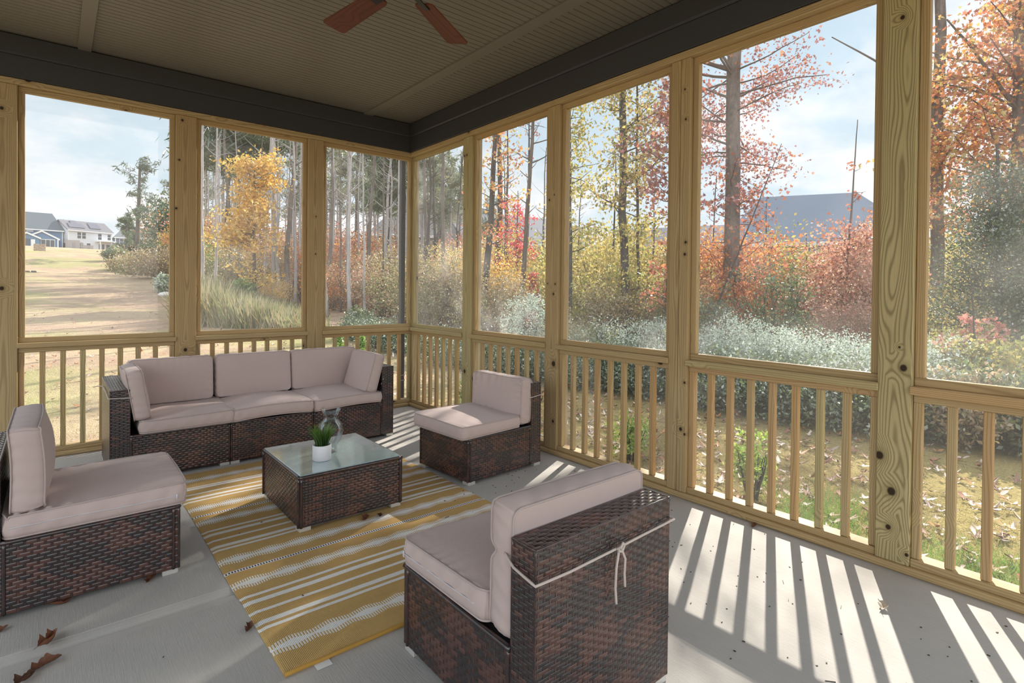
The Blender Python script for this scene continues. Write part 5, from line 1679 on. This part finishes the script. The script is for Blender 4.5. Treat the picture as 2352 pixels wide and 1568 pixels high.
def blue_extra(root, wm, rm, tm, gm):
    # gabled sunroom and screened porch in front
    def gable(x0, x1, y0, ev, rd, nm):
        xm = (x0 + x1) / 2
        MB().add([(x0, y0, -1.5), (x1, y0, -1.5), (x1, y0, ev), (xm, y0, rd), (x0, y0, ev), (x0, .1, -1.5), (x1, .1, -1.5), (x1, .1, ev), (xm, .1, rd), (x0, .1, ev)], [(0, 1, 2, 3, 4), (1, 6, 7, 2), (5, 0, 4, 9)]).build(nm, wm, root)
        r = MB()
        for (xa, za, xb, zb_) in ((x0 - .3, ev - .15, xm, rd), (x1 + .3, ev - .15, xm, rd)):
            q = [(xa, y0 - .3, za), (xb, y0 - .3, zb_), (xb, .1, zb_), (xa, .1, za)]
            v = q + [(x, y, z + .2) for x, y, z in q]
            r.add(v, [(0, 1, 2, 3), (7, 6, 5, 4), (0, 4, 5, 1), (1, 5, 6, 2), (3, 7, 4, 0)])
        r.build('porch_roof', rm, root)
        t = MB()
        for (xa, za, xb, zb_) in ((x0 - .3, ev - .15, xm, rd), (x1 + .3, ev - .15, xm, rd)):
            q = [(xa, y0 - .36, za - .18), (xb, y0 - .36, zb_ - .18), (xb, y0 - .36, zb_ + .2), (xa, y0 - .36, za + .2)]
            v = q + [(x, y + .08, z) for x, y, z in q]
            t.add(v, [(0, 1, 2, 3), (7, 6, 5, 4), (0, 4, 5, 1), (2, 6, 7, 3)])
        t.build('rake_trim', tm, root)
    gable(-1.0, 7.3, -2.0, 2.6, 4.35, 'sunroom_wall')
    gable(-3.6, 2.6, -2.6, 2.6, 3.7, 'screened_porch_wall')
    MB().box((-3.4, -2.7, .3), (.3, -2.55, 2.35), .01, grain=False).build('porch_screen', plain('porch_screen_dark', (.06, .08, .12, 1), .5), root)
    MB().box((.5, -2.75, -.1), (1.5, -2.55, 2.2), .01, grain=False).build('door', tm, root)
    f = MB().box((2.9, -2.12, .5), (6.4, -1.95, 2.45), .01, grain=False).build('sunroom_window', tm, root)
    for i in range(3):
        MB().box((3.05 + i * 1.12, -2.2, .65), (4.0 + i * 1.12, -2.1, 2.3), .01, grain=False).build('pane', gm, f)
    MB().box((6.95, -2.35, -1), (7.25, -2.05, 2.5), .01, grain=False).build('porch_column', tm, root)
    MB().box((-.4, -.1, 4.2), (1.3, .02, 4.6), .01, grain=False).build('attic_vent', tm, root)


house('blue two-storey house with white trim and a gabled sunroom, at the left picture edge', 64, 132, 0.06, 17.0, 9.5, 5.1, 9.2, (.115, .21, .36, 1), (.085, .11, .135, 1), [], hip=2.5, extra=blue_extra, sx=.76)


def white_extra(root, wm, rm, tm, gm):
    so = plain('solar_panel_dark', (.10, .10, .13, 1), .35, 8, .2)
    for i, (x0, x1, t0, t1) in enumerate(((-5.6, -1.2, .12, .62), (-4.6, -2.4, .62, .93), (.2, 3.4, .15, .80))):
        sl = (7.7 - 5.2) / 4.7
        q = []
        for x, t in ((x0 + t0, t0), (x1, t0), (x1 + .3, t1), (x0 + t1, t1)):
            y = 4.7 * t; q.append((x, y, 5.2 + sl * y + .32))
        v = q + [(x, y, z + .08) for x, y, z in q]
        MB().add(v, [(0, 3, 2, 1), (4, 5, 6, 7), (0, 1, 5, 4), (1, 2, 6, 5), (2, 3, 7, 6), (3, 0, 4, 7)]).build('solar_panel', so, root)
    MB().box((1.3, -2.6, 2.55), (6.0, .0, 2.8), .02, grain=False).build('patio_cover', tm, root)
    for x in (1.4, 5.9):
        MB().box((x - .1, -2.55, -1), (x + .1, -2.35, 2.6), .01, grain=False).build('patio_post', tm, root)
    f = MB().box((2.1, -.08, 0), (4.1, .02, 2.2), .01, grain=False).build('patio_door', tm, root)
    for x in (2.25, 3.2):
        MB().box((x, -.12, .2), (x + .7, -.05, 2.05), .01, grain=False).build('pane', gm, f)


house('white two-storey house with dark solar panels on its roof', 208, 140, 0.40, 12.2, 9.4, 5.2, 7.7, (.62, .65, .70, 1), (.13, .13, .15, 1),
      [(-3.2, 3.9, 1.0, 1.5, 'f'), (-1.9, 3.9, 1.0, 1.5, 'f'), (2.6, 3.9, 1.0, 1.5, 'f'), (5.3, 3.9, .9, 1.4, 'f'), (-4.7, 1.1, 1.0, 1.9, 'f'), (-2.6, 1.1, 1.0, 1.9, 'f'), (-.6, 1.1, 1.0, 1.9, 'f'), (5.0, 1.3, 1.1, 1.4, 'f'),
       (3.0, 4.0, 1.0, 1.4, 's'), (6.6, 2.6, .8, 1.4, 's'), (2.0, 1.0, 1.0, 1.8, 's')], extra=white_extra, sx=.78)
house('dark blue-grey house partly hidden by the small conifer', 316, 152, 0.10, 12.5, 9, 4.9, 7.6, (.13, .165, .23, 1), (.13, .145, .16, 1),
      [(-4.6, 3.6, .9, 1.6, 'f'), (-2.5, 3.6, .9, 1.6, 'f'), (-.8, 3.6, .9, 1.6, 'f'), (2.4, 3.6, 1.4, 1.6, 'f'), (5.0, 3.6, .9, 1.5, 'f'), (1.2, 1.0, 2.2, 1.5, 'f')], hip=3.0, sx=.80)
house('pale grey house behind the scarlet young tree', 1205, 46, 0.45, 10.5, 8, 4.6, 7.0, (.45, .48, .52, 1), (.16, .17, .20, 1), [(-3.4, 3.4, .8, 1.2, 'f'), (-1.4, 3.4, .8, 1.2, 'f'), (1.6, 3.4, .8, 1.2, 'f'), (-3, 1.0, .9, 1.5, 'f')])
house('pale house with dark roof half hidden behind the tall yellow tree', 1520, 42, -0.25, 9.5, 8, 3.9, 6.0, (.55, .56, .60, 1), (.12, .13, .17, 1), [(-2.6, 2.6, .9, 1.3, 'f'), (1.4, 2.6, .9, 1.3, 'f')])
house('house with a broad blue-grey roof behind the trees left of the knotty post', 1870, 38, 0.12, 12.0, 9, 4.6, 8.2, (.33, .40, .48, 1), (.20, .235, .29, 1), [(-3, 3.2, 1.0, 1.4, 'f'), (2, 3.2, 1.0, 1.4, 'f')], hip=3.2)
house('house with a brown-grey roof past the corner post', 1030, 62, 0.2, 17, 11, 6.0, 10.6, (.35, .33, .31, 1), (.20, .19, .185, 1), [(-3, 4, 1.2, 1.6, 'f')], hip=5.0)

# fence panels and yard things in the field
fm = plain('fence_grey', (.33, .30, .29, 1), .8, 9, .25)
ft = thing('wooden_fence', 'weathered grey board fence in front of the white house', 'fence', tuple(gpt(186, 122)))
d = np.array([CAM[0], CAM[1]]) - np.array(ft.location)[:2]
ft.rotation_euler = (0, 0, math.atan2(d[0], -d[1]))
ft.scale = (.78, 1, 1)
for i, (x0, x1, z_) in enumerate(((-3.4, -.1, .25), (-.05, .55, .1), (.6, 2.9, -.25))):
    mb = MB()
    for j in range(int((x1 - x0) / .16)):
        mb.box((x0 + j * .16, -.02, z_ - .9), (x0 + j * .16 + .145, .02, z_ + 1.55 - .25 * i), .004, grain=False)
    mb.build('fence_panel', fm, ft)
    MB().box((x0 - .05, .02, z_ - .9), (x0 + .07, .12, z_ + 1.6 - .25 * i), .004, grain=False).build('fence_post', fm, ft)
bp = thing('brick_stack', 'square stack of tan bricks on rubble in the open field', 'bricks', tuple(gpt(91, 84)))
mb = MB()
bm_c = [(.40, .30, .22), (.46, .35, .26), (.34, .25, .19)]
for r_ in range(8):
    for c_ in range(7):
        mb.box((-.72 + c_ * .205 + .03 * (r_ % 2), -.4 + .03 * (r_ % 2), r_ * .155 + .1), (-.72 + c_ * .205 + .198, .4, r_ * .155 + .248), .01, c=np.array(bm_c[(r_ * 5 + c_ * 3 + r_ * c_) % 3]) * rg.uniform(.8, 1.1), grain=False)
mb.build('bricks', attr_mat('brick_tan', .9), bp, col=True)
mb = MB()
for i in range(26):
    x_, y_ = rg.uniform(-1.7, 1.7), rg.uniform(-.9, .3)
    s_ = rg.uniform(.1, .26)
    mb.box((x_ - s_, y_ - s_, -.1), (x_ + s_, y_ + s_, s_ * 1.1), s_ * .4, c=np.array((.36, .32, .29)) * rg.uniform(.6, 1.1), grain=False)
mb.build('rubble', attr_mat('rubble_grey', .9), bp, col=True)
bd = thing('drain_box', 'low black drain box in the field at the left picture edge', 'drain', tuple(gpt(70, 33)))
bkm = plain('black_plastic', (.022, .022, .025, 1), .6)
MB().box((-.34, -.12, -.05), (-.02, .12, .16), .03, grain=False).build('body', bkm, bd)
MB().box((.02, -.12, -.05), (.28, .12, .17), .03, grain=False).build('lid', bkm, bd)
V = rot_many(1, rg)[0] @ np.array([[.5, 0, 0], [-.5, .05, 0], [0, .4, .03], [0, -.4, 0], [.02, 0, .3], [0, 0, -.3], [.33, .27, .12], [-.3, -.2, .16], [.3, -.25, .1], [-.3, .28, .12]]).T
st_ = MB().lathe([(0, -.1), (.30, -.05), (.34, .04), (.26, .12), (.10, .17), (0, .17)], (0, 0, 0), 9)
tag(st_.build('pale_stone', plain('stone_pale', (.62, .60, .57, 1), .9, 6, .3), None, False, tuple(gpt(383, 23))), 'flat pale stone on the field beside the second back post', 'stone')
